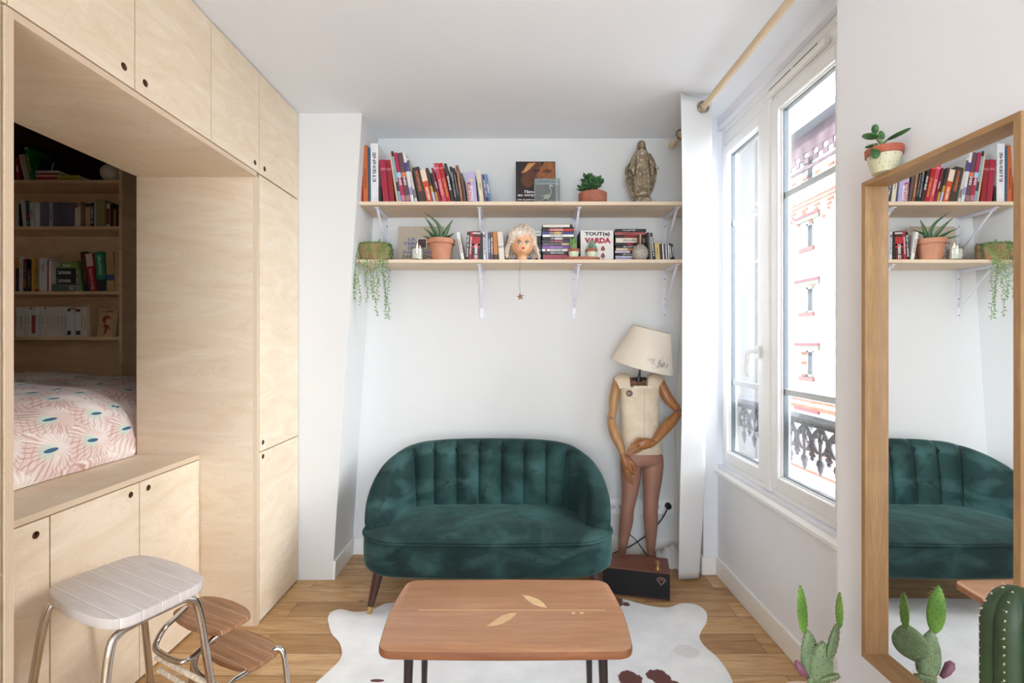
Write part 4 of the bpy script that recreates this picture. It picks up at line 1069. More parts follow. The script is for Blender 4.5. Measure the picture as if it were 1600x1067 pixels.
# aloe
ax = X(689, 2.97)
t = thing('potted_aloe', 'aloe with long pointed leaves in a terracotta pot on the lower shelf', 'plant', (ax, 2.97, S2T))
pot(t, 0.079, 0.056, 0.132, 0.085, 0.030, M_terra)
def aloe(pxs, parent, w0=0.012, d=2.97, dy=0):
    pts = []
    for i, (px, py) in enumerate(pxs):
        p = P(px, py, d+dy*i/(len(pxs)-1)) - Vector((ax, 2.97, S2T)); pts.append(p)
    # resample smooth (Catmull)
    out = []
    for i in range(len(pts)-1):
        p0 = pts[max(0,i-1)]; p1 = pts[i]; p2 = pts[i+1]; p3 = pts[min(len(pts)-1,i+2)]
        for k in range(5):
            u = k/5; out.append(0.5*((2*p1)+(p2-p0)*u+(2*p0-5*p1+4*p2-p3)*u*u+(-p0+3*p1-3*p2+p3)*u**3))
    out.append(pts[-1]); n = len(out)
    rs = [w0*(0.85+0.3*sin(pi*min(1,i/n*1.4)))*(1-(i/(n-1))**2.2)+0.0006 for i in range(n)]
    obj('leaf', MB().tube(out, rs, 10, flatk=0.45, up=(0,1,0.1)), M_aloe, parent, world=False, smooth=80)
aloe([(689,374),(688,358),(680,345),(662,331)], t, 0.011, dy=-0.03)
aloe([(686,375),(681,364),(672,350),(664,339)], t, 0.012, dy=-0.07)
aloe([(691,375),(697,362),(702,352),(708,343)], t, 0.012, dy=-0.02)
aloe([(683,375),(677,369),(670,362),(662,356)], t, 0.010, dy=-0.1)
aloe([(694,375),(699,371),(704,368),(710,364)], t, 0.009, dy=-0.05)
aloe([(682,376),(674,373),(667,371),(661,368)], t, 0.009, dy=-0.10)
aloe([(688,375),(692,366),(696,362),(700,358)], t, 0.010, dy=0.09)

G2 = 'upright books on the lower wall shelf'
for (a, b, yt, ln, c, lab, kw) in [
 (721,726,362,8,(222,218,212),'thin white book leaning beside the aloe pot',{'title':'PORTRAIT','tcol':(120,60,60),'tw':0.5}),
 (727.5,732,362,-2.5,(44,26,32),'black book with white lettering beside the leaning white book on the lower shelf',{'title':'DANS LA VILLE','tw':0.75}),
 (732.3,736.8,361,-2.5,(150,40,54),'slim dark red book with white lettering on the lower shelf',{'title':'CINQ HISTOIRES','tw':0.6}),
 (737.2,749.5,361,-1.5,(74,24,28),'thick black and red box of books on the lower shelf',{'title':'LES AMANTS','tw':0.5,'th':0.4,'tpos':0.3,'bands':((0.0,0.06,(150,30,30)),(0.42,0.8,(168,38,40)),(0.9,0.96,(190,180,176)),(0.5,0.56,(70,70,150)))}),
 (750,754.8,364,0,(36,28,26),'plain black book left of the white one on the lower shelf',{}),
 (755.3,759.3,362,1,(204,208,214),'pale book with dark top on the lower shelf',{'title':'LE MONDE','tcol':(110,60,60),'bands':((0.8,0.9,(120,104,90)),)}),
 (759.8,763.2,364,1,(170,182,200),'pale blue slim book on the lower shelf',{}),
 (763.6,766.8,362.5,1,(104,74,84),'plum slim book on the lower shelf',{'title':'TROIS','tw':0.5}),
 (767.2,771,362.5,1,(82,72,74),'dark grey book with white lettering on the lower shelf',{'title':'CINEASTES','tw':0.6}),
 (772,778.5,361.5,2,(186,116,44),'amber orange book with dark foot on the lower shelf',{'bands':((0.0,0.19,(60,36,34)),)}),
 (780,788.5,362,3,(216,204,190),'cream box with grey round emblem on the lower shelf',{'bands':((0.44,0.5,(150,146,144)),)}),
]:
    book(a, b, yt, ln, S2T, D2, 0.14, c, lab, G2, **kw)
# film case stacks
def stack(px0, px1, ybase, items, where, d, depth=0.135):
    zz = S2T; n = len(items); tot = sum(i[1] for i in items)
    rr = random.Random(len(where))
    for i, (c, hp, ttl, tc, bands, cname) in enumerate(items[::-1]):
        j = rr.uniform(-1.0, 1.0); pos = 'bottom' if i == 0 else ('top' if i == n-1 else ORD[n-1-i]+' from top')
        _, zz = flatbook(px0+j, px1+j, 0, hp, zz, d+rr.uniform(0,0.004), depth, c, '%s film case, %s of %s' % (cname, pos, where), 'film cases on the lower shelf', ttl, tc, 0.4, 0.5, bands, name='film_case', cat='film case', case=True, rz=rr.uniform(-0.01,0.01), tx=0.45)
W_=(236,234,232); K_=(30,28,30); LG=(210,206,202)
stack(792.5, 846, 407, [
 (W_,4.6,'LE GUEPARD',K_,(),'white'),(W_,4.6,'LOLA',K_,(),'white'),(K_,11,'',W_,((0.78,0.9,(140,140,140)),),'thick black'),(K_,4.6,'MON AMIE',(220,150,160),(),'black'),
 ((74,68,72),4.6,'',W_,(),'dark grey'),((226,206,208),4.2,'ROHMER',(180,60,90),(),'white and pink'),((150,146,144),5,'CLEO',W_,(),'grey'),(W_,5,'',K_,(),'plain white'),((70,80,130),4.4,'',W_,(),'blue'),(K_,4,'',W_,(),'black'),], 'the stack behind the doll head', 3.055)
stack(847, 897, 407, [
 ((226,216,200),4.5,'',K_,((0.85,0.95,K_),),'cream'),(K_,2.0,'CLASSIQUES',W_,(),'thin black'),((184,52,36),4.6,'CHANSONS',W_,((0.0,0.2,K_),),'bright red'),((62,66,120),4.4,'MEPRIS',(220,190,110),((0.4,0.6,(196,170,100)),),'blue'),(W_,4.4,'LA BELLE ET LA BETE',(120,120,120),(),'white'),
 ((40,32,32),4.4,'ARTE',W_,((0.4,0.6,(190,180,174)),),'dark brown'),((66,64,66),4.6,'AMI',(214,100,130),(),'grey'),((98,90,90),4.4,'',W_,((0.6,0.95,(190,170,140)),),'taupe'),((126,84,160),4.6,'PEAU D\'ANE',(210,170,220),(),'violet'),(W_,4.4,'LES PARAPLUIES',(90,60,60),((0.12,0.17,(180,40,40)),),'white and red'),(K_,4.6,'MON ONCLE',W_,(),'black'),((160,48,66),8,'',W_,(),'thick raspberry'),((90,84,88),4,'',W_,(),'grey')], 'the stack left of the little cacti', 3.0)
stack(961, 1009, 407, [
 ((42,42,42),5,'LA JETEE',W_,(),'dark grey'),((176,96,92),5,'DEMY',(90,40,40),(),'dusty red'),((52,36,36),4,'',W_,((0.3,0.75,(150,40,40)),),'black and red'),((228,218,204),8,'Jules et Jim',(100,60,50),(),'thick cream'),
 ((46,42,44),4,'',W_,((0.4,0.6,(150,30,50)),),'charcoal'),((40,36,38),4,'SUITE',W_,(),'black'),((214,204,178),4,'',W_,((0.4,0.65,(170,110,70)),),'beige and orange'),((206,190,200),4,'',W_,((0.5,0.8,K_),),'lilac and black'),
 (K_,4,'LES IDOLES',W_,(),'jet black'),((170,176,206),4,'BAISERS',W_,(),'pale blue'),((206,186,212),3.6,'',W_,(),'pale pink'),((178,66,72),2.6,'',W_,(),'red')], 'the stack behind the grey vase', 3.003)
# doll head
def doll():
    d = 2.964; x = X(816, d); t = thing('doll_head', 'blonde doll head with red lips standing on the lower shelf edge', 'doll head', (x, d, S2T), (0,0,0.06))
    skin = NT('doll_vinyl', 0.35); f = skin.noise(skin.coord(), 12, 2)
    skin.l(skin.ramp(f, [(0.3, lin((216,160,116))), (0.7, lin((232,184,144)))]), skin.b.inputs['Base Color'])
    skin.b.inputs['Subsurface Weight'].default_value = 0.0
    N = 40; rings = []
    # (z, cx fwd offset y, rx, ry)
    prof = [(0.001,0.004,0.036,0.034),(0.012,0.004,0.033,0.031),(0.026,0.002,0.031,0.030),(0.034,0.0,0.034,0.034),(0.040,-0.006,0.041,0.042),(0.050,-0.010,0.052,0.050),(0.065,-0.010,0.060,0.056),(0.085,-0.008,0.064,0.060),(0.105,-0.004,0.067,0.064),(0.125,0.0,0.068,0.067),(0.145,0.002,0.065,0.066),(0.165,0.004,0.056,0.058),(0.180,0.005,0.040,0.042),(0.190,0.006,0.018,0.02),(0.193,0.006,0.002,0.002)]
    for z, cy, a, b in prof:
        ring = []
        for k in range(N):
            th = 2*pi*k/N; px, py = cos(th)*a, sin(th)*b
            # cheeks and chin on the front side
            if sin(th) < 0:
                fr = (-sin(th))
                c1 = math.exp(-((px-0.026)**2+(z-0.072)**2)/0.0003)+math.exp(-((px+0.026)**2+(z-0.072)**2)/0.0003)
                e1 = math.exp(-((px-0.024)**2+(z-0.099)**2)/0.00012)+math.exp(-((px+0.024)**2+(z-0.099)**2)/0.00012)
                ch = math.exp(-((px)**2+(z-0.048)**2)/0.0002)
                ns = math.exp(-(px/0.0055)**2-((z-0.083)/0.009)**2)
                py -= fr*(0.005*c1-0.005*e1+0.006*ch+0.0075*ns)
            ring.append(Vector((px, py+cy, z)))
        rings.append(ring)
    # denser rings by interpolation
    dense = []
    for a, b in zip(rings, rings[1:]):
        for q in range(3): dense.append([p.lerp(r_, q/3) for p, r_ in zip(a, b)])
    dense.append(rings[-1])
    hd_ = obj('head', MB().loft(dense), skin.m, t, world=False, smooth=180)
    def face_y(px_, z_):
        best = min((v for ring in dense for v in ring if v.y < 0), key=lambda v: (v.x-px_)**2+(v.z-z_)**2); return best.y
    for sg in (-1, 1):
        ex, ez = sg*0.0235, 0.099; ey = face_y(ex, ez)
        obj('eye', MB().ell((ex,ey+0.002,ez), (0.0105,0.005,0.0085), 16, 10), flat((236,234,232),0.1,var=0), hd_, world=False, smooth=180)
        obj('iris', MB().ell((ex-0.001,ey-0.0008,ez-0.001), (0.0058,0.0028,0.0065), 14, 8), flat((86,120,136),0.08,var=0.2), hd_, world=False, smooth=180)
        obj('pupil', MB().ell((ex-0.001,ey-0.003,ez-0.001), (0.0026,0.0013,0.003), 10, 6), M_black, hd_, world=False, smooth=180)
        lid = MB().tube([(ex+sg*0.0*0+0.0125*cos(a), ey-0.0022-0.002*sin(a), ez+0.0095*sin(a)) for a in [pi*i/12 for i in range(13)]], [0.0008+0.0026*sin(pi*i/12) for i in range(13)], 6)
        obj('eyelash', lid, flat((60,26,34),0.5), hd_, world=False, smooth=80)
        obj('eyebrow', MB().tube([(ex-0.011,ey+0.000,ez+0.019),(ex,ey-0.001,ez+0.0225),(ex+0.011,ey+0.001,ez+0.0195)], 0.0007, 5), flat((160,104,70),0.6), hd_, world=False)
        obj('ear', MB().ell((sg*0.064,0.004,0.083), (0.006,0.009,0.015), 12, 8), skin.m, hd_, world=False, smooth=180)
    ly = face_y(0, 0.066)
    obj('lips', MB().ell((-0.0045,ly-0.001,0.0685), (0.007,0.003,0.0032), 12, 7, Euler((0,-0.25,0)).to_matrix()).ell((0.0045,ly-0.001,0.0685), (0.007,0.003,0.0032), 12, 7, Euler((0,0.25,0)).to_matrix()).ell((0,ly-0.001,0.0645), (0.0085,0.0035,0.0036), 12, 7), flat((190,40,40),0.3,var=0), hd_, world=False, smooth=180)
    hair = NT('blonde_hair', 0.35); vv = hair.coord(scale=(1,1,0.25)); f = hair.noise(vv, 160, 2)
    hair.l(hair.ramp(f, [(0.3, lin((186,160,138))), (0.7, lin((244,232,218)))]), hair.b.inputs['Base Color'])
    hair.b.inputs['Sheen Weight'].default_value = 0.3
    hm = MB(); r2 = random.Random(5)
    # cap
    cap = []
    for z, cy, a, b in prof[7:]:
        ring = []
        for k in range(N):
            th = 2*pi*k/N; s_ = 1.09
            fr = max(0, -sin(th)-0.25)
            hz = z+0.006
            inset = 0.80 if (hz < 0.155 and fr > 0) else 1.0
            ring.append(Vector((cos(th)*a*s_*(inset if fr > 0.2 else 1), (sin(th)*b*s_*(0.72 if (fr > 0 and hz < 0.15) else 1))+cy+0.004, hz)))
        cap.append(ring)
    hm.loft(cap, True)
    def strand(th, top=0.175, r0=0.0075, length=0.17, flare=1.0):
        pts = []
        for i in range(12):
            u = i/11
            ph = min(1, u*2.6)
            z = top+0.022*cos(ph*pi/2)-0.0*u - (0 if u < 0.38 else (u-0.38)*length*1.15)
            rad = 0.025+0.052*sin(ph*pi/2)
            if u > 0.38: rad += flare*0.031*((u-0.38)/0.62)**1.4+0.003*sin(u*20+th*7)
            z = top+0.024*cos(ph*pi/2)-0.055*max(0,ph-0.6) - (0 if u < 0.38 else (u-0.38)*length*1.25)
            pts.append(Vector((cos(th)*rad*0.98, sin(th)*rad+0.006, max(z, 0.004))))
        hm.tube(pts, [r0*(0.8+0.3*sin(pi*u_/11)) for u_ in range(12)], 7)
    for i in range(64):
        th = -0.16+(pi+0.32)*i/63+r2.uniform(-0.03,0.03)
        strand(th, 0.172+r2.uniform(-0.004,0.008), r2.uniform(0.006,0.010), 0.16+r2.uniform(-0.02,0.02), 0.9+r2.uniform(-0.3,0.3)*1.0)
    # fringe sweeping to the left of the picture
    for i in range(16):
        u0 = i/15
        sx = 0.018-0.070*u0
        pts = [(0.010-0.01*u0, 0.0, 0.202), (sx*0.6, -0.040, 0.190), (sx-0.004, -0.060, 0.168), (sx-0.016, -0.062, 0.145), (sx-0.024, -0.054+0.02*u0, 0.122), (sx*0.7-0.044, -0.036, 0.104)]
        hm.tube([Vector(p)+Vector((r2.uniform(-.002,.002),)*3) for p in pts], [0.005,0.008,0.0085,0.007,0.005,0.002], 7)
    for i in range(12):
        u0 = i/11
        pts = [(0.012, 0.0, 0.203), (0.028+0.012*u0, -0.030, 0.192), (0.050+0.008*u0, -0.026+0.01*u0, 0.166), (0.066+0.004*u0, -0.016+0.012*u0, 0.134), (0.072, -0.008+0.012*u0, 0.105), (0.076,-0.002+0.01*u0,0.07)]
        hm.tube([Vector(p) for p in pts], [0.005,0.008,0.008,0.007,0.006,0.004], 7)
    for i in range(10):
        a = 2*pi*i/10
        hm.tube([(0,0,0.198),(0.03*cos(a),0.03*sin(a),0.212),(0.055*cos(a),0.055*sin(a)+0.004,0.196)], [0.006,0.010,0.006], 7)
    obj('hair', hm, hair.m, t, world=False, smooth=80)
doll()
# pendant hanging from the shelf
t = thing('star_pendant', 'small wooden star hanging on a string below the doll head', 'ornament', (X(812,2.9), 2.893, 1.66))
obj('string', MB().tube([(0.002,0.008,0.2395),(0.002,-0.001,0.240),(0.002,-0.001,0.218),(0,0,0.1),(0.004,0,0.03)], 0.0007, 5).tube([(0.002,0.001,0.236),(-0.006,0,0.12),(-0.004,0,0.07),(0.004,0,0.03)], 0.0006, 5), flat((110,100,94),0.7), t, world=False)
sm = MB()
for k in range(5):
    a = pi/2+2*pi*k/5+0.2
    sm.tube([(0.004,0,0.014),(0.004+cos(a)*0.009,0.0,0.014+sin(a)*0.009),(0.004+cos(a)*0.019,0.001,0.014+sin(a)*0.019)], [0.0055,0.0055,0.003], 8)
obj('star', sm, flat((150,100,76),0.6,var=0.2), t, world=False, smooth=60)
# box set TOUT(e) VARDA
d = 3.005; s_ = FP/d
x0, x1 = X(907,d), X(958.5,d); hh = Z(360,d)-S2T
t = thing('film_box_set', 'white film box set with black and red capital lettering', 'box set', ((x0+x1)/2, d, S2T+0.0005))
w = x1-x0
obj('box', MB().box(-w/2, w/2, 0, 0.001, 0, hh, 0).box(-w/2, w/2, 0.001, 0.16, 0, hh, 1), [flat((226,222,218),0.5,var=0.01), flat((40,36,36),0.5)], t, world=False, smooth=0)
text(t, 'TOUT(e)', M_black, (0.01*w,-0.0003,hh*0.875), (1,0,0), (0,0,1), w*0.76, hh*0.15, bold=0.045)
text(t, 'VARDA', flat((170,26,54),0.5,var=0), (0.02*w,-0.0003,hh*0.68), (1,0,0), (0,0,1), w*0.80, hh*0.18, bold=0.06)
pr = flat((140,68,56),0.5,var=0.2,scale=60)
for zc in (0.42,0.20,0.03):
    z0 = zc*hh; c = 0.18*w
    mb = MB().prism([(c-0.013,max(0.001,z0-0.012)),(c+0.013,max(0.001,z0-0.012)),(c+0.012,z0+0.004),(c+0.003,z0+0.018),(c-0.003,z0+0.018),(c-0.012,z0+0.004)], 1, -0.0005, 0.0002)
    obj('house_drawing', mb, pr, t, world=False, smooth=0)
# tray and small pots
tx = X(909,2.94)
tr = tag(obj('oval_tray', MB().lathe([(0.105,0.0006),(0.112,0.008),(0.112,0.019),(0.106,0.019),(0.104,0.012),(0.001,0.011)], 40, (0,0,0), sy=0.40), M_terra2, smooth=40), 'long terracotta tray under the two little cacti', 'tray')
tr.location = (tx, 2.953, S2T)
def tiny_pot(px, label, kind):
    t = thing('potted_'+kind, label, 'plant', (X(px,2.95), 2.950, S2T+0.0118))
    M_cream = flat((218,222,194),0.6,var=0.03)
    ob = obj('pot', MB().lathe([(0.025,0.0),(0.033,0.040),(0.030,0.040)], 28), M_cream, t, world=False, smooth=40)
    obj('rim', MB().lathe([(0.030,0.040),(0.036,0.040),(0.037,0.058),(0.033,0.058),(0.031,0.050),(0.001,0.050)], 28), M_terra2, ob, world=False, smooth=40)
    for k_ in range(6):
        z = 0.006+k_*0.006; r = 0.025+0.008*z/0.04
        obj('stripe', MB().tube([(cos(a)*(r+0.0002), sin(a)*(r+0.0002), z) for a in [2*pi*i/28 for i in range(28)]], 0.0004, 4, closed=True), flat((170,186,150),0.6), ob, world=False) if k_ % 2 == 0 else None
    return t
t = tiny_pot(896.5, 'little upright cactus in a cream and terracotta pot, left on the tray', 'cactus')
cm = MB(); r2 = random.Random(8)
for i in range(11):
    a = r2.uniform(0, 2*pi); r_ = r2.uniform(0.0, 0.022); hgt = r2.uniform(0.04, 0.085)
    x_, y_ = cos(a)*r_, sin(a)*r_
    cm.tube([(x_*0.7,y_*0.7,0.050),(x_,y_,0.05+hgt*0.5),(x_*1.35,y_*1.35,0.05+hgt*0.9),(x_*1.4,y_*1.4,0.05+hgt)], [0.0055,0.0065,0.0055,0.001], 8)
obj('stems', cm, M_leaf2, t, world=False, smooth=60)
t = tiny_pot(924, 'little grey green succulent in a cream and terracotta pot, right on the tray', 'succulent')
cm = MB()
for i in range(26):
    a = i*2.4; el = 0.2+1.2*(i/26); L = 0.042*(1-0.3*i/26); q = Vector((cos(a)*cos(el), sin(a)*cos(el), sin(el)))
    b0 = Vector((0.002,0,0.050+0.028*i/26))
    cm.ell(b0+q*L*0.55, (L*0.5,0.0065,0.003), 8, 6, q.to_track_quat('X','Z').to_matrix())
cm.tube([(0,0,0.05),(0.006,-0.004,0.085),(0.004,0,0.105)], [0.004,0.003,0.002], 6)
for i in range(6):
    a = i*1.05; q = Vector((cos(a)*0.7, sin(a)*0.7, 0.7)); cm.ell(Vector((0.004,0,0.095))+q*0.014, (0.013,0.005,0.0025), 8, 6, q.to_track_quat('X','Z').to_matrix())
obj('leaves', cm, M_leaf3, t, world=False, smooth=80)
# vase
t = thing('vase', 'round bubbled grey glass vase with narrow metal neck on the lower shelf', 'vase', (X(1001,2.94), 2.95, S2T))
vm = NT('bubbled_glass', 0.35); f = vm.n('ShaderNodeTexVoronoi'); f.inputs['Scale'].default_value = 160; vm.l(vm.coord(), f.inputs['Vector'])
vm.l(vm.ramp(f.outputs['Distance'], [(0.1, lin((214,206,196))), (0.5, lin((158,148,138)))]), vm.b.inputs['Base Color']); vm.bump(f.outputs['Distance'], 0.6, 0.002)
obj('body', MB().lathe([(0.026,0.001),(0.038,0.008),(0.046,0.026),(0.048,0.045),(0.046,0.062),(0.038,0.080),(0.024,0.094),(0.019,0.098)], 36), vm.m, t, world=False, smooth=80)
obj('neck', MB().lathe([(0.019,0.098),(0.0195,0.148),(0.021,0.156),(0.018,0.156),(0.016,0.150)], 24), flat((110,92,78),0.25,0.8,var=0.3,scale=60), t, world=False, smooth=50)
# vertical dark cases at right
for (a, b, yt, ln, c, lab, kw) in [
 (1014,1017.3,363,3,(58,50,48),'slim dark grey case right of the vase, leaning',{}),
 (1017.6,1019.6,364,4,(170,156,146),'thin beige case between two black ones right of the vase',{}),
 (1020,1024.5,363.5,5,(26,25,26),'black case with white lettering leaning beside the yellow book',{'title':'LA PIANISTE','tw':0.7}),
 (1024.8,1032,379,2,(190,170,112),'mustard yellow small book on the lower shelf',{'title':'THEATRE','tcol':(100,84,50),'tw':0.4,'th':0.25}),
 (1032.5,1035.8,381,1.5,(60,22,30),'maroon small book right of the mustard one',{}),
 (1036.1,1037.9,381,1.5,(224,222,218),'first thin white booklet near the shelf end',{}),
 (1038.2,1041,381,1.5,(70,68,70),'dark grey booklet between white ones near the shelf end',{}),
 (1041.3,1042.9,381,1.5,(226,224,222),'second thin white booklet near the shelf end',{}),
 (1043.2,1044.6,381,1.5,(46,44,46),'thin black booklet between white ones near the shelf end',{}),
 (1044.9,1046.6,381,1.5,(226,224,222),'third thin white booklet near the shelf end',{}),
 (1046.9,1051,380,2.5,(26,25,27),'black booklet with white lettering near the shelf end',{'title':'HABEMUS','tw':0.7}),
 (1051.4,1055,381,3.5,(24,24,25),'last black booklet at the right end of the lower shelf',{'title':'CHANSON','tw':0.6}),
]:
    book(a, b, yt, ln, S2T, D2, 0.12, c, lab, G2, **kw)


# ================================================================== SOFA
def velvet():
    t = NT('green_velvet', 0.75, spec=0.25); t.b.inputs['Sheen Weight'].default_value = 0.35; t.b.inputs['Sheen Roughness'].default_value = 0.35
    t.b.inputs['Sheen Tint'].default_value = (*lin((150,190,186)), 1)
    v = t.coord(); a = t.noise(v, 2.6, 3, 0.55, 0.6); b = t.noise(v, 9, 4, 0.6, 0.8)
    c = t.ramp(a, [(0.32, lin((12,32,32))), (0.50, lin((22,48,47))), (0.68, lin((46,80,78)))])
    d_ = t.noise(t.coord(scale=(1,1,2.2), rot=(0.3,0,0.4)), 3.4, 3, 0.55, 0.7); c = t.mix(t.ramp(d_, [(0.50, (0,0,0)), (0.72, (0.55,)*3)]), c, lin((66,100,97)))
    c = t.mix(t.ramp(b, [(0.60, (0,0,0)), (0.70, (0.75,)*3)]), c, lin((10,34,34)))
    t.l(c, t.b.inputs['Base Color']); t.bump(t.noise(v, 14, 2), 0.35, 0.008); return t.m
M_vel = velvet()
SX = -0.13; SY = 2.42
sofa = thing('loveseat', 'dark green velvet loveseat with channelled shell back', 'sofa', (SX, SY, 0))
def seat_ring(z, inset=0.0, n=96):
    # outline, rounded front corners, slightly bulged front
    hw = 0.672-inset; yf = 0.02+inset; yb = 0.62-inset; r = 0.20; ring = []
    pts = []
    def arc(cx, cy, a0, a1, rr_, k=14):
        for i in range(k+1):
            a = a0+(a1-a0)*i/k; pts.append((cx+cos(a)*rr_, cy+sin(a)*rr_))
    rr_ = r-inset*0.5
    arc(-hw+rr_, yf+rr_, pi, 1.5*pi, rr_)
    for i in range(1, 14): pts.append((-hw+rr_+(2*hw-2*rr_)*i/14, yf))
    arc(hw-rr_, yf+rr_, 1.5*pi, 2*pi, rr_)
    for i in range(1, 6): pts.append((hw-0.02*i/6, yf+rr_+(yb-yf-rr_-0.12)*i/6))
    arc(hw-0.02-0.12, yb-0.12, 0, pi/2, 0.12, 8)
    for i in range(1, 14): pts.append((hw-0.14-(2*hw-0.28)*i/14, yb))
    arc(-hw+0.02+0.12, yb-0.12, pi/2, pi, 0.12, 8)
    for i in range(1, 6): pts.append((-hw+0.02-0.02*i/6, yb-0.12-(yb-yf-rr_-0.12)*i/6))
    out = []
    for x, y in pts:
        if y < 0.3: y -= 0.035*(1-(x/hw)**2)*(1-max(0,(y-yf))/0.3)
        out.append(Vector((x, y, z)))
    return out
rings = [seat_ring(0.218, 0.05), seat_ring(0.214, 0.030), seat_ring(0.216, 0.014), seat_ring(0.226, 0.004), seat_ring(0.25, 0.0), seat_ring(0.31, -0.001), seat_ring(0.372, 0.001), seat_ring(0.384, 0.006)]
obj('seat_base', MB().loft(rings), M_vel, sofa, world=False, smooth=70)
cush = [seat_ring(0.384, 0.006), seat_ring(0.396, 0.003)]
for i in range(1, 9):
    u = i/8; cush.append([Vector((p.x*(1-u*0.92), 0.31+(p.y-0.31)*(1-u*0.92), 0.396+0.036*(1-(1-u)**2.6))) for p in seat_ring(0, 0.006)])
obj('seat_cushion', MB().loft(cush), M_vel, sofa, world=False, smooth=70)
rg = seat_ring(0.387, -0.001); rg = [p for p in rg if p.y < 0.42]
k0 = max(range(len(rg)), key=lambda i: (rg[i]-rg[(i-1) % len(rg)]).length)
rg = rg[k0:]+rg[:k0]
obj('piping', MB().tube(rg, 0.0062, 8), M_vel, sofa, world=False, smooth=80)
# back shell
cl = []
def cr(pts, n=10):
    out = []
    for i in range(len(pts)-1):
        p0 = pts[max(0,i-1)]; p1 = pts[i]; p2 = pts[i+1]; p3 = pts[min(len(pts)-1,i+2)]
        for k in range(n):
            u = k/n; out.append(0.5*((2*p1)+(p2-p0)*u+(2*p0-5*p1+4*p2-p3)*u*u+(-p0+3*p1-3*p2+p3)*u**3))
    out.append(pts[-1]); return out
half = [Vector((-0.655,0.155,0.452)), Vector((-0.665,0.22,0.54)), Vector((-0.660,0.30,0.62)), Vector((-0.640,0.39,0.685)), Vector((-0.595,0.48,0.732)), Vector((-0.52,0.555,0.768)), Vector((-0.42,0.60,0.790)), Vector((-0.28,0.622,0.800)), Vector((-0.14,0.632,0.803)), Vector((0,0.635,0.804))]
full = half+[Vector((-p.x, p.y, p.z)) for p in half[-2::-1]]
path = cr(full, 22)   # outer top edge: x, y plan, z height
seams = [-0.495+0.1414*i for i in range(8)]
def chan(x):
    if x < seams[0] or x > seams[-1]:
        dd = min(abs(x-seams[0]), abs(x-seams[-1])); return min(1.0, (dd/0.06)**0.5), 1
    dd = min(abs(x-s) for s in seams); return (sin(pi*min(0.5, dd/0.1414)))**0.5, 0
rings = []
n = len(path)
for i, p in enumerate(path):
    a = path[max(0,i-1)]; b = path[min(n-1,i+1)]
    tg = Vector((b.x-a.x, b.y-a.y, 0)).normalized(); inn = Vector((tg.y, -tg.x, 0))   # towards the seat
    if inn.dot(Vector((0,0.25,0))-Vector((p.x,p.y,0))) < 0: inn = -inn
    c, mode = chan(p.x) if p.y > 0.3 else (1.0, 2)
    taper = min(1.0, 0.42+i/14.0, 0.42+(n-1-i)/14.0)
    th = 0.105*taper
    base = Vector((p.x, p.y, 0)); top = p.z; zb = 0.36
    out_lean = 0.02
    ring = []
    prof = [(0.0,0.0,0),(0.006,0.35,0),(0.004,0.7,0),(-0.002,0.90,0.0),(0.012,0.965,0.2),(0.030,0.995,0.6),(0.050,1.0,1),(0.072,0.985,1),(0.090,0.955,1),(0.098,0.90,1),(0.104,0.82,1),(0.112,0.70,1),(0.120,0.5,1),(0.128,0.28,0.9),(0.128,0.05,0.5),(0.11,-0.05,0.2)]
    for off, v, w in prof:
        z = zb+(top-zb)*v if v <= 1 else top
        off2 = off*taper
        if w: off2 -= 0.046*(1-c)*w
        if w: z -= 0.012*(1-c)*w*(v > 0.9)
        off2 += (1-v)*0.018*w
        q = base+inn*off2; q.z = z; ring.append(q)
    rings.append(ring)
bk = MB().loft(rings)
obj('backrest', bk, M_vel, sofa, world=False, smooth=80)
# seam creases with pinched tucks
for s in seams:
    i = min(range(n), key=lambda i: abs(path[i].x-s) if path[i].y > 0.3 else 9); p = path[i]
    rg = rings[i]; pts = [rg[j]+(rg[j]-rg[0]).normalized()*0.001 for j in (8,9,10,11,12,13,14)]
    q = rg[9].lerp(rg[10], 0.3); q = q+Vector((0,-0.012,0)); pts = [rg[7], rg[8], rg[9], q, rg[10], rg[11], rg[12], rg[13], rg[14]]
    obj('seam', MB().tube(pts, [0.002,0.003,0.006,0.013,0.007,0.0035,0.003,0.003,0.002], 8), flat((12,30,30),0.9), sofa, world=False, smooth=80)
for (x, y, dx, dy) in ((-0.56,0.10,-0.045,-0.035),(0.56,0.10,0.045,-0.035),(-0.56,0.55,-0.03,0.03),(0.56,0.55,0.03,0.03)):
    lg = obj('leg', MB().tube([(x,y,0.23),(x+dx*0.9,y+dy*0.9,0.03)], [0.029,0.0155], 20), flat((66,36,28),0.35,var=0.1), sofa, world=False)
    obj('brass_tip', MB().tube([(x+dx*0.84,y+dy*0.84,0.043),(x+dx,y+dy,0.001 if y > 0.3 else 0.0075)], [0.0172,0.0135], 20), M_brass, lg, world=False)

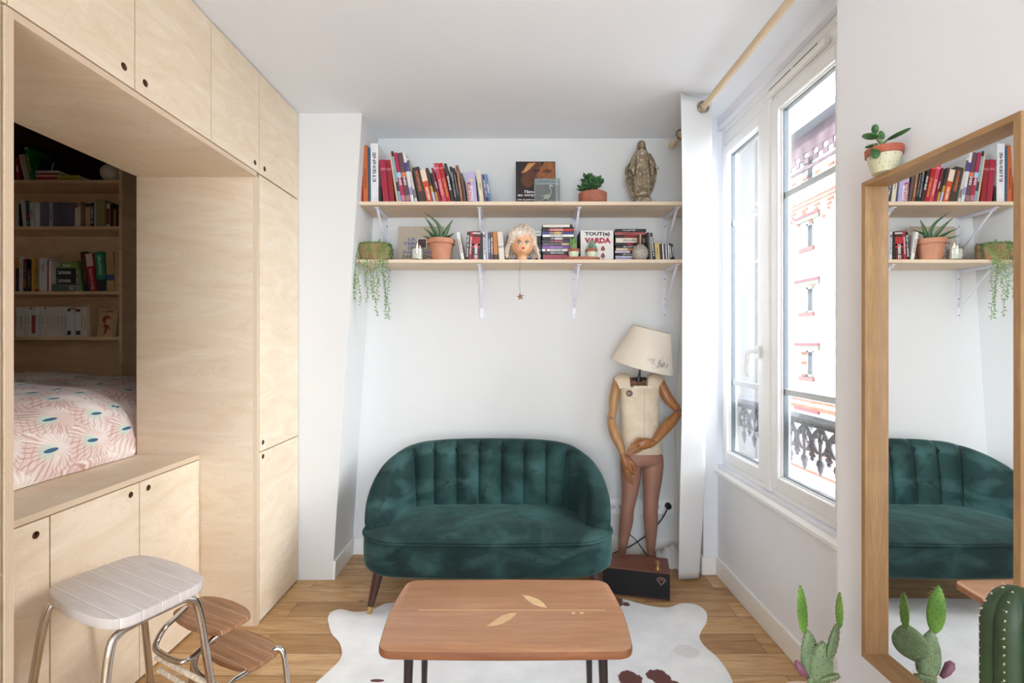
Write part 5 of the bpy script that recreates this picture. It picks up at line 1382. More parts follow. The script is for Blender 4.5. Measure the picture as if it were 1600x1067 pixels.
# ================================================================== COFFEE TABLE
TX = -0.020
M_teak = wood('teak_veneer', (202,150,114), (172,122,88), 0, 1.2, 0.32, 9, fig=0.25)
M_teake = wood('teak_edge', (156,104,72), (124,78,52), 0, 1.2, 0.35, 9)
M_inlay = wood('maple_inlay', (232,196,146), (214,176,126), 0, 2, 0.35, 8)
ct = thing('coffee_table', 'teak coffee table with pale leaf inlays on dark legs', 'table', (TX, 1.71, 0))
ol = []
hx, y0, y1, r = 0.400, -0.226, 0.222, 0.045
def tab_outline():
    pts = []
    def arc(cx, cy, a0, a1, rr_, k=10):
        for i in range(k+1):
            a = a0+(a1-a0)*i/k; pts.append((cx+cos(a)*rr_, cy+sin(a)*rr_))
    arc(-hx+r, y0+r, pi, 1.5*pi, r); 
    for i in range(1,12): pts.append((-hx+r+(2*hx-2*r)*i/12, y0-0.006*sin(pi*i/12)))
    arc(hx-r, y0+r, 1.5*pi, 2*pi, r)
    for i in range(1,8): pts.append((hx+0.012*sin(pi*i/8), y0+r+(y1-y0-2*r)*i/8))
    arc(hx-r, y1-r, 0, pi/2, r)
    for i in range(1,12): pts.append((hx-r-(2*hx-2*r)*i/12, y1+0.006*sin(pi*i/12)))
    arc(-hx+r, y1-r, pi/2, pi, r)
    for i in range(1,8): pts.append((-hx-0.012*sin(pi*i/8), y1-r-(y1-y0-2*r)*i/8))
    return pts
O = tab_outline()
tb = MB().loft([[Vector((x*s_, y*s_, z)) for x, y in O] for s_, z in ((0.985,0.424),(0.997,0.427),(1.0,0.432),(1.0,0.444),(0.997,0.449),(0.991,0.450))])
# top face uses the veneer, edge the darker teak
tb.m = [1]*len(tb.m); tb.m[-1] = 0
top = obj('tabletop', tb, [M_teak, M_teake], ct, world=False, smooth=40)
def inlay(pxs, nm):
    pts = []
    for px, py in pxs:
        dd = FP*(CH-0.45)/(py-HY); pts.append((X(px,dd)-TX, dd-1.71))
    obj(nm, MB().prism(pts, 2, 0.4497, 0.4505), M_inlay, top, world=False, smooth=0)
inlay([(816,929.5),(826,931),(838,935),(848,941),(855,949.5),(845,948),(834,944.5),(824,938)], 'leaf_inlay')
inlay([(808,957.5),(797,958),(784,962),(772,970),(760,978.5),(773,977.5),(786,974),(798,967)], 'leaf_inlay')
inlay([(655,952.8),(945,952.8),(946,953.5),(654,953.5)], 'line_inlay')
for px in (896, 909): inlay([(px+3.4*cos(a), 957.8+1.7*sin(a)) for a in [2*pi*i/14 for i in range(14)]], 'dot_inlay')
M_lac = flat((44,38,42), 0.35, var=0.05)
obj('apron', MB().box(-0.325,0.325,-0.165,-0.147,0.392,0.4235).box(-0.325,0.325,0.147,0.165,0.392,0.4235).box(-0.325,-0.307,-0.147,0.147,0.392,0.4235).box(0.307,0.325,-0.147,0.147,0.392,0.4235), M_lac, ct, world=False, bevel=0.003)
for sx in (-1,1):
    for sy in (-1,1):
        obj('leg', MB().tube([(sx*0.312,sy*0.150,0.42),(sx*0.322,sy*0.165,0.0072)], [0.016,0.010], 16), M_lac, ct, world=False)

# ================================================================== RUG
RUGP = [(512,968),(517,958),(532,953),(552,957),(572,956),(590,950),(604,944),(640,940),(700,937),(800,936),(900,936),(955,934),(968,936),(985,940),(1003,945),(1022,949),(1045,950),(1066,944),(1088,946),(1103,957),(1104,972),(1096,986),(1093,998),(1102,1012),(1122,1030),(1140,1056),(1146,1080),(1138,1130),(1090,1190),(1040,1260),(1010,1330),(900,1300),(800,1310),(690,1300),(600,1340),(540,1260),(480,1180),(462,1120),(470,1092),(494,1068),(516,1048),(531,1032),(534,1018),(529,1003),(517,989)]
rp = []
for px, py in RUGP:
    dd = FP*CH/(py-HY); rp.append(Vector((X(px,dd), dd, 0)))
rp.append(rp[0]); rps = cr(rp, 6)[:-1]
cx_, cy_ = 0.0, 1.9
t = NT('cowhide', 0.85, spec=0.15); t.b.inputs['Sheen Weight'].default_value = 0.2
v = t.coord(); nz = t.noise(v, 7, 5, 0.7)
c = t.ramp(t.noise(v, 3, 4, 0.6), [(0.35, lin((222,222,224))), (0.65, lin((244,243,242)))])
sp = t.n('ShaderNodeSeparateXYZ'); t.l(v, sp.inputs[0]); tot = None
def fl(px, py): dd = FP*CH/(py-HY); return X(px,dd), dd
spots = []
for (px, py, rx, ry) in ((962,937,0.035,0.10),(978,946,0.022,0.02),(985,1066,0.05,0.05),(1030,1060,0.05,0.05),(1052,1078,0.05,0.045),(590,1066,0.03,0.01),(1000,1110,0.08,0.05),(640,1200,0.14,0.09),(900,1230,0.16,0.10)):
    x, y = fl(px, py); spots.append((x, y, rx, ry))
for (x, y, rx, ry) in spots:
    ax_ = t.math('POWER', t.math('DIVIDE', t.math('SUBTRACT', sp.outputs[0], x), rx), 2.0)
    ay_ = t.math('POWER', t.math('DIVIDE', t.math('SUBTRACT', sp.outputs[1], y), ry), 2.0)
    q = t.math('SUBTRACT', t.math('ADD', t.math('SQRT', t.math('ADD', ax_, ay_)), t.math('MULTIPLY', nz, 1.8)), 0.9)
    tot = q if tot is None else t.math('MINIMUM', tot, q)
c = t.mix(t.ramp(tot, [(0.93, (1,1,1)), (1.0, (0,0,0))]), c, lin((96,50,44)))
x, y = fl(1070, 1020)
ax_ = t.math('POWER', t.math('DIVIDE', t.math('SUBTRACT', sp.outputs[0], x), 0.12), 2.0); ay_ = t.math('POWER', t.math('DIVIDE', t.math('SUBTRACT', sp.outputs[1], y), 0.10), 2.0)
q = t.math('ADD', t.math('SQRT', t.math('ADD', ax_, ay_)), nz)
c = t.mix(t.ramp(q, [(0.9, (0.5,)*3), (1.3, (0,0,0))]), c, lin((206,202,200)))
t.l(c, t.b.inputs['Base Color']); t.bump(t.noise(t.coord(scale=(1,5,1)), 60, 3), 0.3, 0.004)
rm = MB().loft([[Vector((p.x, p.y, 0.0006)) for p in rps], [Vector((p.x, p.y, 0.005)) for p in rps], [Vector((cx_+(p.x-cx_)*0.99, cy_+(p.y-cy_)*0.99, 0.0068)) for p in rps], [Vector((cx_+(p.x-cx_)*0.8, cy_+(p.y-cy_)*0.8, 0.0070)) for p in rps]])
tag(obj('cowhide_rug', rm, t.m, smooth=60), 'white cowhide rug with brown patches under the coffee table', 'rug')

# ================================================================== STEP STOOL
st = thing('step_stool', 'vintage step stool with white top and chromed tube legs', 'stool', (-1.245, 1.567, 0))
SC_ = Vector((-1.245, 1.567, 0)); U_ = Vector((0.895,-0.445,0)).normalized(); V_ = Vector((0.38,0.925,0)).normalized()
def plank_mat(name, c1, c2, gap):
    t = NT(name, 0.5); v = t.coord(rot=(0,0,0))
    tcx = t.n('ShaderNodeVectorMath', operation='DOT_PRODUCT'); t.l(v, tcx.inputs[0]); tcx.inputs[1].default_value = tuple(Vector((-U_.y, U_.x, 0)))
    dx = t.n('ShaderNodeVectorMath', operation='DOT_PRODUCT'); t.l(v, dx.inputs[0]); dx.inputs[1].default_value = tuple(U_)
    cb = t.n('ShaderNodeCombineXYZ'); t.l(t.math('MULTIPLY', dx.outputs['Value'], 2.0), cb.inputs[0]); t.l(t.math('MULTIPLY', tcx.outputs['Value'], 24.0), cb.inputs[1])
    g = t.noise(cb.outputs[0], 2.2, 4, 0.6, 0.8); a, b = lin(c1), lin(c2)
    c = t.ramp(g, [(0.3, b), (0.7, a)])
    w = t.math('FRACT', t.math('DIVIDE', t.math('ADD', tcx.outputs['Value'], 10.0), gap))
    c = t.mix(t.ramp(w, [(0.0, (0.8,)*3), (0.05, (0.7,)*3), (0.06, (0,0,0))]), c, lin((206,168,134)) if c1[0] < 200 else lin((240,236,232)))
    c = t.mix(t.ramp(w, [(0.94, (0,0,0)), (0.97, (0.6,)*3)]), c, [x*0.7 for x in b])
    t.l(c, t.b.inputs['Base Color']); return t.m
M_stop = plank_mat('whitewashed_planks', (216,208,203), (200,190,186), 0.052)
M_step = plank_mat('worn_brown_planks', (168,122,88), (132,90,60), 0.047)
def barrel(c, hu, hv, z0, z1, bu, m, nm, par, ex=8.0):
    # long sides bulge by bu; corners rounded
    pts = []; N = 120
    for i in range(N):
        a = 2*pi*i/N; ca, sa = cos(a), sin(a); e = 2/ex
        u = (abs(ca)**e)*(1 if ca >= 0 else -1)*hu; v = (abs(sa)**e)*(1 if sa >= 0 else -1)*hv
        v *= 1-bu*(u/hu)**2; u *= 1-0.03*(v/hv)**2
        pts.append((u, v))
    rings = []
    for s_, z in ((0.985,z0),(0.998,z0+0.003),(1,z0+0.007),(1,z1-0.005),(0.995,z1-0.001),(0.985,z1)):
        rings.append([c+U_*u*s_+V_*v*s_+Vector((0,0,z)) for u, v in pts])
    return obj(nm, MB().loft(rings), m, par, smooth=40)
barrel(SC_, 0.222, 0.157, 0.588, 0.62, 0.15, M_stop, 'seat', st)
def sp_(u, v, z): return SC_+U_*u+V_*v+Vector((0,0,z))
def smoothpts(p, n=6): return cr([Vector(q) for q in p], n)
RT = 0.0118
for sg in (-1, 1):
    if sg == 1: pts = [sp_(0.225,-0.205,0.0), sp_(0.205,-0.165,0.35), sp_(0.192,-0.140,0.535), sp_(0.188,-0.115,0.570), sp_(0.186,-0.07,0.577), sp_(0.186,0.04,0.577), sp_(0.188,0.085,0.570), sp_(0.192,0.112,0.53), sp_(0.205,0.135,0.35), sp_(0.225,0.175,0.0)]
    else: pts = [sp_(-0.225,-0.205,0.0), sp_(-0.205,-0.165,0.35), sp_(-0.192,-0.140,0.535), sp_(-0.188,-0.115,0.570), sp_(-0.186,-0.07,0.577), sp_(-0.186,0.06,0.577), sp_(-0.188,0.105,0.570), sp_(-0.192,0.132,0.53), sp_(-0.205,0.155,0.35), sp_(-0.225,0.195,0.0)]
    obj('leg_frame', MB().tube(smoothpts(pts), RT, 14), M_chrome, st, smooth=80)
# steps
def at(px, py, z):
    d = FP*(CH-z)/(py-HY); return Vector((X(px,d), d, z))
c1 = at(331, 958, 0.40); c1.z = 0
barrel(c1, 0.150, 0.088, 0.385, 0.402, 0.28, M_step, 'step', st)
c2 = at(376, 1011, 0.215); c2.z = 0
barrel(c2, 0.155, 0.090, 0.198, 0.215, 0.28, M_step, 'step', st)
pp = lambda L: [P(*q) for q in L]
obj('step_frame', MB().tube(smoothpts(pp([(290,950,1.80),(273,966,1.73),(258,980,1.68),(246,1000,1.65),(243,1012,1.63),(250,1020,1.62),(266,1029,1.60),(282,1034,1.59),(292,1031,1.60),(306,1022,1.64),(325,1004,1.70),(342,992,1.74),(360,984,1.79)])), 0.0095, 12), M_chrome, st, smooth=80)
obj('step_frame', MB().tube(smoothpts(pp([(335,1000,1.80),(318,1010,1.74),(308,1022,1.70),(304,1040,1.67),(312,1054,1.65),(325,1063,1.63),(340,1072,1.62),(352,1074,1.64),(366,1062,1.70),(385,1050,1.76),(404,1040,1.82),(422,1024,1.88)])), 0.0095, 12), M_chrome, st, smooth=80)
bl = P(452,1100,1.86); bl.z = 0.0
obj('step_leg', MB().tube(smoothpts([P(405,1036,1.84), P(420,1022,1.86), P(430,1014,1.865), P(438,1014,1.87), P(443,1022,1.87), P(447,1045,1.868), bl]), 0.0105, 12), M_chrome, st, smooth=80)
bl2 = P(300,1100,1.83); bl2.z = 0
obj('step_leg', MB().tube(smoothpts([P(330,1008,1.95), P(318,1012,1.96), P(308,1018,1.965), P(303,1030,1.968), Vector((P(298,1060,1.97).x, 1.97, 0.0))]), 0.0105, 12), M_chrome, st, smooth=80)
M_wbar = flat((206,190,168), 0.5, var=0.25, scale=90)
obj('cross_bar', MB().tube(pp([(244,1026,1.66),(330,1072,1.60)]), 0.0085, 10), M_wbar, st, label='chipped cream painted cross bar')
obj('cross_bar', MB().tube(pp([(248,1046,1.67),(316,1086,1.62)]), 0.0085, 10), M_wbar, st, label='chipped cream painted cross bar')

# ================================================================== SPEAKER
spk = thing('speaker', 'walnut tabletop loudspeaker with black front on the floor beside the loveseat', 'speaker', (0.69, 2.655, 0))
A = Vector((0.852, 2.600, 0)); ux = (Vector((0.50, 2.685, 0))-A).normalized(); uy = Vector((-ux.y, ux.x, 0)); 
if uy.y < 0: uy = -uy
Wd, Dp, Ht = 0.36, 0.19, 0.156
Mx = Matrix(((-ux.x, uy.x, 0, A.x+ux.x*Wd), (-ux.y, uy.y, 0, A.y+ux.y*Wd), (0,0,1,0), (0,0,0,1)))
M_wal = wood('walnut_veneer', (124,72,52), (88,48,34), 0, 1.4, 0.35, 8)
obj('cabinet', MB().box(0,Wd,0.006,Dp,0.004,0.012,xf=Mx).box(0,Wd,0.006,Dp,Ht-0.01,Ht,xf=Mx).box(0,0.01,0.006,Dp,0.012,Ht-0.01,xf=Mx).box(Wd-0.01,Wd,0.006,Dp,0.012,Ht-0.01,xf=Mx).box(0.01,Wd-0.01,0.012,Dp-0.004,0.012,Ht-0.01,xf=Mx), M_wal, spk, smooth=0)
obj('foot', MB().box(0.02,Wd-0.02,0.02,Dp-0.02,0.0,0.004,xf=Mx), M_black, spk, smooth=0)
obj('grille', MB().box(0.003,Wd-0.003,0.0,0.008,0.012,Ht-0.008,xf=Mx), flat((20,18,20),0.9,var=0.3,scale=400), spk, bevel=0.001)
cpn = obj('control_plate', MB().box(Wd-0.075,Wd-0.05,0.03,0.15,Ht,Ht+0.0012,xf=Mx), M_brass, spk, smooth=0)
for q in (0.055,0.085): obj('knob', MB().xf(Matrix.Identity(4)).lathe([(0.009,0),(0.009,0.010),(0.007,0.012),(0.001,0.012)], 20).xf(Matrix.Translation(Mx @ Vector((Wd-0.0625,q,Ht+0.001)))), M_brass, cpn)
bdg = MB(); cxx, czz = Wd-0.047, Ht-0.047
outer = [(-0.020,0.014),(-0.012,0.019),(0,0.021),(0.012,0.019),(0.020,0.014),(0.024,0.008),(0,-0.021),(-0.024,0.008)]
outl = [Mx @ Vector((cxx+a, -0.0012, czz+b)) for a, b in outer]
bdg.tube(outl, 0.0011, 6, closed=True)
inn_ = [Mx @ Vector((cxx+a*0.72, -0.0012, czz+b*0.72)) for a, b in outer]
bdg.tube(inn_, 0.0006, 5, closed=True)
bdg.tube([Mx @ Vector((cxx+a, -0.0012, czz+b)) for a, b in ((-0.010,0.004),(-0.004,0.010),(0.001,0.002),(0.006,0.009),(0.011,0.003))], 0.0009, 5)
obj('emblem', bdg, flat((214,164,146),0.3,0.7,var=0.05), spk)

# ================================================================== SOCKETS AND CABLES
for (a, b, lab, n_) in ((951,977,'white double wall socket left of the mannequin legs',2),(1000,1053,'white triple wall socket with a black plug right of the mannequin legs',3)):
    d = YB-0.008; x0, x1 = X(a,d), X(b,d); z0, z1 = Z(803.5,d), Z(780,d)
    t = thing('wall_socket', lab, 'socket', ((x0+x1)/2, YB, z0))
    obj('cover_plate', MB().box(x0,x1,YB-0.010,YB-0.0005,z0,z1), M_white, t, bevel=0.004)
    for k in range(n_):
        cx = x0+(x1-x0)*(k+0.5)/n_
        fo = obj('socket_insert', MB().box(cx-0.026,cx+0.026,YB-0.0125,YB-0.010,z0+0.014,z1-0.014), M_white, t, bevel=0.002)
        obj('hole', MB().tube([(cx,YB-0.0128,(z0+z1)/2),(cx,YB-0.0135,(z0+z1)/2)], 0.019, 24), flat((214,214,214),0.5,var=0), fo)
        for q in (-0.0095,0.0095): obj('contact_hole', MB().tube([(cx+q,YB-0.0134,(z0+z1)/2),(cx+q,YB-0.0139,(z0+z1)/2)], 0.0027, 10), M_black, fo)
M_cab = flat((20,19,20), 0.5, var=0.05)
px_, pz_ = X(1044.5,3.17), Z(791,3.17)
pl = thing('power_cable', 'black plug and cable running from the right socket behind the mannequin legs', 'cable', (px_, 3.17, 0))
obj('plug', MB().tube([(px_,3.184,pz_),(px_,3.165,pz_),(px_,3.150,pz_)], [0.021,0.020,0.014], 20), M_cab, pl)
obj('cord', MB().tube(smoothpts(pp([(1044.5,791,3.152),(1041,799,3.14),(1032,814,3.15),(1015,832,3.16),(998,845,3.165),(980,856,3.165),(962,863,3.16),(950,866,3.15)])), 0.0042, 8), M_cab, pl, smooth=80)
cd2 = MB().tube(smoothpts([P(978,831,3.172), P(990,840,3.17), P(1000,852,3.165), P(1010,866,3.12), Vector((X(1016,3.1),3.08,0.006)), Vector((X(990,3.05),3.03,0.006)), Vector((X(965,3.05),3.05,0.006)), Vector((X(940,3.05),3.06,0.006))]), 0.0028, 8)
tag(obj('lamp_cable', cd2, M_cab, smooth=80), 'thin black cable hanging between the mannequin legs and lying on the floor', 'cable')

# ================================================================== MANNEQUIN LAMP
DM = 3.03
mq = thing('mannequin_lamp', 'jointed wooden child mannequin wearing a cream lamp shade as its head', 'lamp', (X(1001,DM), DM, 0))
def prj(px, py, dd=0.0): return P(px, py, DM+dd)
def canvas_mat():
    t = NT('aged_canvas', 0.8, spec=0.2); v = t.coord(); f = t.noise(v, 6, 4, 0.6); g = t.noise(v, 30, 3)
    c = t.ramp(f, [(0.3, lin((204,184,156))), (0.65, lin((228,214,192)))]); c = t.mix(t.ramp(g, [(0.66, (0,0,0)), (0.74, (0.4,)*3)]), c, lin((160,130,98)))
    t.l(c, t.b.inputs['Base Color']); return t.m
M_can = canvas_mat()
M_limb = wood('worn_limb_wood', (188,144,96), (152,108,68), 2, 1.6, 0.4, 6, fig=0.3)
M_leg = flat((152,110,92), 0.45, var=0.08, scale=9)
def ell_ring(pxc, py, hw, hd, yo=0.0, n=40, sup=2.3):
    c = prj(pxc, py); r = []
    k = DM/FP
    for i in range(n):
        a = 2*pi*i/n; ca, sa = cos(a), sin(a); e = 2/sup
        r.append(c+Vector(((abs(ca)**e)*(1 if ca>=0 else -1)*hw*k, (abs(sa)**e)*(1 if sa>=0 else -1)*hd*k+yo, 0)))
    return r
# torso: closed body below the neckline
rings = []
for (py, cx, hw, hd) in ((709,1003,31,17),(705,1003.5,31.5,18.5),(698,1003,31,19),(685,1001.5,29.5,19),(670,1000.5,29,19),(650,1000,29,19),(630,999.5,29.5,19.5),(615,999,30.5,19.5),(606,998.5,31,19),(603,998.5,31,18.5)):
    rings.append(ell_ring(cx, py, hw, hd))
torso = obj('torso', MB().loft(rings), M_can, mq, smooth=70)
# shoulder straps / neckline
def strap(side):
    cx = 998.5; k = DM/FP
    rings = []
    xs = [(31,603,0),(37,600,1),(40,594,2)]
    m = MB()
    # arch from front to back on each side
    pts_o = []
    for i in range(13):
        a = pi*i/12
        y = -cos(a)*18.5*k
        h = sin(a)
        xi = 13.5; xo = 31+8*h
        zi = 604-19*h**0.8; zo = 604-14*h**0.7
        pts_o.append((y, xi+2*h, xo, zi, zo))
    rr_ = []
    for (y, xi, xo, zi, zo) in pts_o:
        c = lambda x_, z_: prj(cx+side*x_, z_, y)
        ring = [c(xi, zi), c((xi*2+xo)/3, zi-2.2), c((xi+2*xo)/3, (zi+zo)/2-2.6), c(xo, zo), c(xo-0.5, zo+3.5), c((xi+2*xo)/3, (zi+zo)/2+2.2), c((xi*2+xo)/3, zi+2.5), c(xi, zi+3.2)]
        rr_.append(ring)
    m.loft(rr_); return m
for sd in (-1, 1): obj('shoulder_strap', strap(sd), M_can, torso, smooth=60)
ft = MB(); k = DM/FP
ft.box(prj(985,0).x, prj(1014,0).x, DM-19.6*k, DM-17.8*k, Z(606,DM), Z(601,DM))
obj('neckline_edge', ft, flat((226,214,194),0.7,var=0.15,scale=80), torso, bevel=0.002)
obj('neck_socket', MB().box(prj(984,0).x, prj(1012,0).x, DM+8*k, DM+14*k, Z(604,DM), Z(590,DM)), flat((150,96,66),0.6,var=0.3), torso, bevel=0.003)
obj('seam', MB().tube([prj(1006.5,606,-19.6*k), prj(1006.5,640,-19.2*k), prj(1007,690,-19.3*k)], 0.0009, 5), flat((150,128,100),0.8), torso)
bt = obj('badge', MB().xf(Matrix.Identity(4)).tube([prj(983.5,614.5,-15.5*k), prj(983.3,614.5,-17.8*k)], [0.0205,0.019], 24), flat((84,48,46),0.3,var=0.3,scale=80), torso, bevel=0.002, label='dark red round badge')
text(bt, 'Cri', flat((200,170,160),0.5,var=0), P(983.3,614.5,DM-18.0*k)-Vector(mq.location), (1,0,0), (0,0,1), 0.022, 0.012)
# lamp fitting
lf_ = MB().tube([prj(998,596),prj(998,589)], [0.018,0.016], 16).tube([prj(998.5,590),prj(1000,575,-0.01),prj(1003,560,-0.02),prj(1008,545,-0.03)], [0.010,0.0045,0.0035,0.014], 12)
lf_.tube([prj(987,592),prj(1010,592)], 0.009, 12)
obj('lamp_fitting', lf_, flat((60,56,58),0.35,0.6,var=0.3), mq)
# shade: tilted cone
bc_ = P(1002.5, 572, 2.985); tc_ = P(1018.5, 514.5, 2.955)
axis = (tc_-bc_); 
axis = Vector((axis.x, axis.y, axis.z)); L_ = axis.length; axis.normalize()
e1 = Vector((axis.z, 0, -axis.x)).normalized(); e2 = axis.cross(e1)
k2 = 2.97/FP; Rb, Rt = 48.5*k2, 30.2*k2
m = MB(); rings = []
for (r_, h_) in ((Rb,0),(Rb+0.001,0.004),(Rt+0.001,L_-0.004),(Rt,L_),(Rt-0.002,L_),(Rb-0.003,0.0)):
    rings.append([bc_+axis*h_+(e1*cos(a)+e2*sin(a))*r_ for a in [2*pi*i/56 for i in range(56)]])
m.loft(rings, cap=False, closed=True)
t = NT('aged_lampshade', 0.8, spec=0.2); v = t.coord(); f = t.noise(v, 22, 4, 0.65)
sp = t.n('ShaderNodeSeparateXYZ'); t.l(v, sp.inputs[0])
so_ = P(1030,569,2.83)-Vector(mq.location)
gx = t.math('ABSOLUTE', t.math('DIVIDE', t.math('SUBTRACT', sp.outputs[0], so_.x), 0.085)); gz = t.math('ABSOLUTE', t.math('DIVIDE', t.math('SUBTRACT', sp.outputs[2], so_.z), 0.055))
mk = t.math('SUBTRACT', 1.0, t.math('MAXIMUM', gx, gz))
mk = t.math('MULTIPLY', t.math('MAXIMUM', mk, 0.0), t.math('MAXIMUM', t.math('SUBTRACT', f, 0.48), 0.0))
c = t.mix(t.math('MINIMUM', t.math('MULTIPLY', mk, 9.0), 0.75), t.ramp(t.noise(v, 3, 3), [(0.3, lin((236,224,208))), (0.7, lin((243,234,222)))]), lin((150,142,130)))
t.l(c, t.b.inputs['Base Color'])
mtr = t.n('ShaderNodeBsdfTranslucent'); t.l(c, mtr.inputs['Color']); mxs = t.n('ShaderNodeMixShader'); mxs.inputs[0].default_value = 0.25
t.l(t.b.outputs[0], mxs.inputs[1]); t.l(mtr.outputs[0], mxs.inputs[2]); t.l(mxs.outputs[0], t.out.inputs['Surface'])
sh = obj('lamp_shade', m, t.m, mq, smooth=60)
sw = MB()
for a in (0.3, 0.3+2*pi/3, 0.3+4*pi/3): sw.tube([bc_+axis*(L_-0.02), bc_+axis*(L_-0.004)+(e1*cos(a)+e2*sin(a))*(Rt-0.002)], 0.0015, 6)
obj('shade_ring', sw, M_steel, sh)
# pelvis + legs : one continuous brown body
def limb(pts, nm, mat, par, n=24, flat_=0.9, sub=0):
    """pts: (px, py, half width px, dy) -> lofted limb with elliptical rings"""
    ps = cr([Vector((a, b, c)) for a, b, c, e in pts], 5); dy = cr([Vector((e, 0, 0)) for a, b, c, e in pts], 5)
    rings = []
    cen = [prj(p.x, p.y, q.x) for p, q in zip(ps, dy)]
    return obj(nm, MB().tube(cen, [p.z*k for p in ps], n, flatk=flat_, up=(0,1,0)), mat, par, smooth=80)
pel = MB().loft([ell_ring(cx, py, hw, hd) for (py, cx, hw, hd) in ((704,1003,30.5,17.5),(709,1003,31.5,18),(714,1003,32.5,18),(719,1003,33,17.5),(724,1002.5,33,16),(727,1002.5,31,13))])
obj('pelvis', pel, M_leg, mq, smooth=80)
Lleg = limb([(985,716,15,0.0),(985.5,725,16.3,0),(985.5,745,15.3,0),(984.5,765,13,-0.005),(982,785,10.8,-0.01),(980,797,10.3,-0.01),(979,812,10.3,0.0),(976.5,828,9.2,0.01),(974,845,7.4,0.012),(972.5,858,6.2,0.01),(972,866,6.4,0.005),(972,872,6.8,0.0)], 'leg', M_leg, mq)
Rleg = limb([(1020,716,15,0.0),(1020,725,16.3,0),(1019.5,745,15.0,0),(1018,765,12.8,-0.005),(1017,785,11.2,-0.01),(1016.5,797,10.8,-0.01),(1016.8,812,10.8,0.0),(1017,828,9.6,0.01),(1017,845,7.8,0.012),(1017,858,6.4,0.01),(1018,866,6.6,0.005),(1019,872,6.8,0.0)], 'leg', M_leg, mq)
for (ax_, par, tx_) in ((972.3, Lleg, -2), (1018.5, Rleg, 5)):
    a = prj(ax_, 868); f0 = Vector((a.x, DM+0.02, 0.030)); f1 = Vector((a.x+tx_*k*0.5, DM-0.05, 0.028)); f2 = Vector((a.x+tx_*k, DM-0.105, 0.017)); f3 = Vector((a.x+tx_*k, DM-0.135, 0.012))
    fm = MB().tube(cr([a+Vector((0,0.0,0.02)), f0, f1, f2, f3], 5), [0.026,0.026,0.027,0.028,0.028,0.028,0.028,0.027,0.027,0.027,0.027,0.026,0.026,0.025,0.024,0.022,0.020,0.018,0.015,0.012,0.008], 16, flatk=1.0)
    for v_ in fm.v: v_.z = max(v_.z, 0.0015)
    obj('foot', fm, M_leg, par, smooth=80)
# arms
ua = limb([(965,590,6,0.0),(964,598,7.2,0),(961.5,612,7.6,-0.01),(959,625,7.4,-0.015),(958,636,6.6,-0.02),(957,646,6.0,-0.02),(954.5,653,6.6,-0.02)], 'upper_arm', M_limb, mq)
obj('elbow_joint', MB().ell(prj(955,653,-0.02), (6.6*k,5.6*k,6.6*k), 18, 12), M_limb, ua, smooth=180)
obj('bolt', MB().tube([prj(954.5,652.5,-0.02-5.2*k),prj(954.5,652.5,-0.02-6.8*k)], 0.010, 16), flat((90,56,50),0.4,0.3), ua)
fa = limb([(955,656,6.4,-0.022),(957.5,668,7.4,-0.035),(961.5,680,7.6,-0.05),(967,692,6.9,-0.065),(971,702,5.6,-0.075),(973,709,4.6,-0.08)], 'forearm', M_limb, mq)
def hand(wr, pxs, thumb, par, palm_c, palm_r, rot, name='hand', back=None):
    """pxs: list of finger paths [(px,py,dd)...]; one continuous mesh per hand"""
    m = MB()
    m.tube([prj(*q) for q in wr], [q2*k for q2 in back], 14, flatk=0.7, up=(0,1,0))
    m.ell(prj(*palm_c), tuple(r_*k for r_ in palm_r), 18, 12, rot)
    for f, r0 in pxs:
        pts = cr([prj(*q) for q in f], 3); n_ = len(pts)
        m.tube(pts, [r0*k*(1-0.35*i/(n_-1)) if i < n_-1 else r0*k*0.35 for i in range(n_)], 8)
    return obj(name, m, M_limb2, par, smooth=80)
M_limb2 = wood('carved_hand_wood', (180,122,72), (142,90,50), 2, 2.2, 0.35, 5, fig=0.3)
dd = -0.085
hand([(973,709,dd),(974,713,dd),(977,720,dd)], [
    ([(981,733,dd),(983,742,dd-0.004),(986,750,dd-0.004),(989.5,757,dd)], 2.3),
    ([(978,733,dd),(980,743,dd-0.002),(982.5,750,dd),(986,755,dd+0.003)], 2.2),
    ([(975.5,731,dd),(977,739,dd+0.004),(979.5,746,dd+0.006),(982,749,dd+0.01)], 2.1),
    ([(985,731,dd+0.004),(988,737,dd+0.002),(989.5,739,dd+0.006),(988,742,dd+0.014)], 2.1),
    ([(983,719,dd),(988,724,dd-0.008),(991,731,dd-0.010),(990.5,738,dd-0.006)], 2.4)], None, fa, (979.5,724,dd), (8.2,4.2,12.5), Euler((0,-0.28,0)).to_matrix(), back=[4.4,4.8,6.5])
ub = limb([(1031,592,6,0.0),(1033,600,7.2,0),(1038,612,8.0,-0.01),(1045,624,8.0,-0.02),(1052,632,6.6,-0.03),(1058,638,6.0,-0.035)], 'upper_arm', M_limb2, mq)
obj('elbow_joint', MB().ell(prj(1059,642,-0.037), (6.2*k,5.4*k,7.2*k), 18, 12), M_limb2, ub, smooth=180)
obj('bolt', MB().tube([prj(1058.5,641,-0.037-5.0*k),prj(1058.5,641,-0.037-6.6*k)], 0.010, 16), flat((70,44,40),0.4,0.3), ub)
fb = limb([(1060,646,5.6,-0.04),(1053,654,7.4,-0.055),(1045,663,8.2,-0.075),(1037,672,8.0,-0.09),(1029,682,6.6,-0.105),(1022.5,690,5.0,-0.115)], 'forearm', M_limb2, mq)
d2 = -0.115
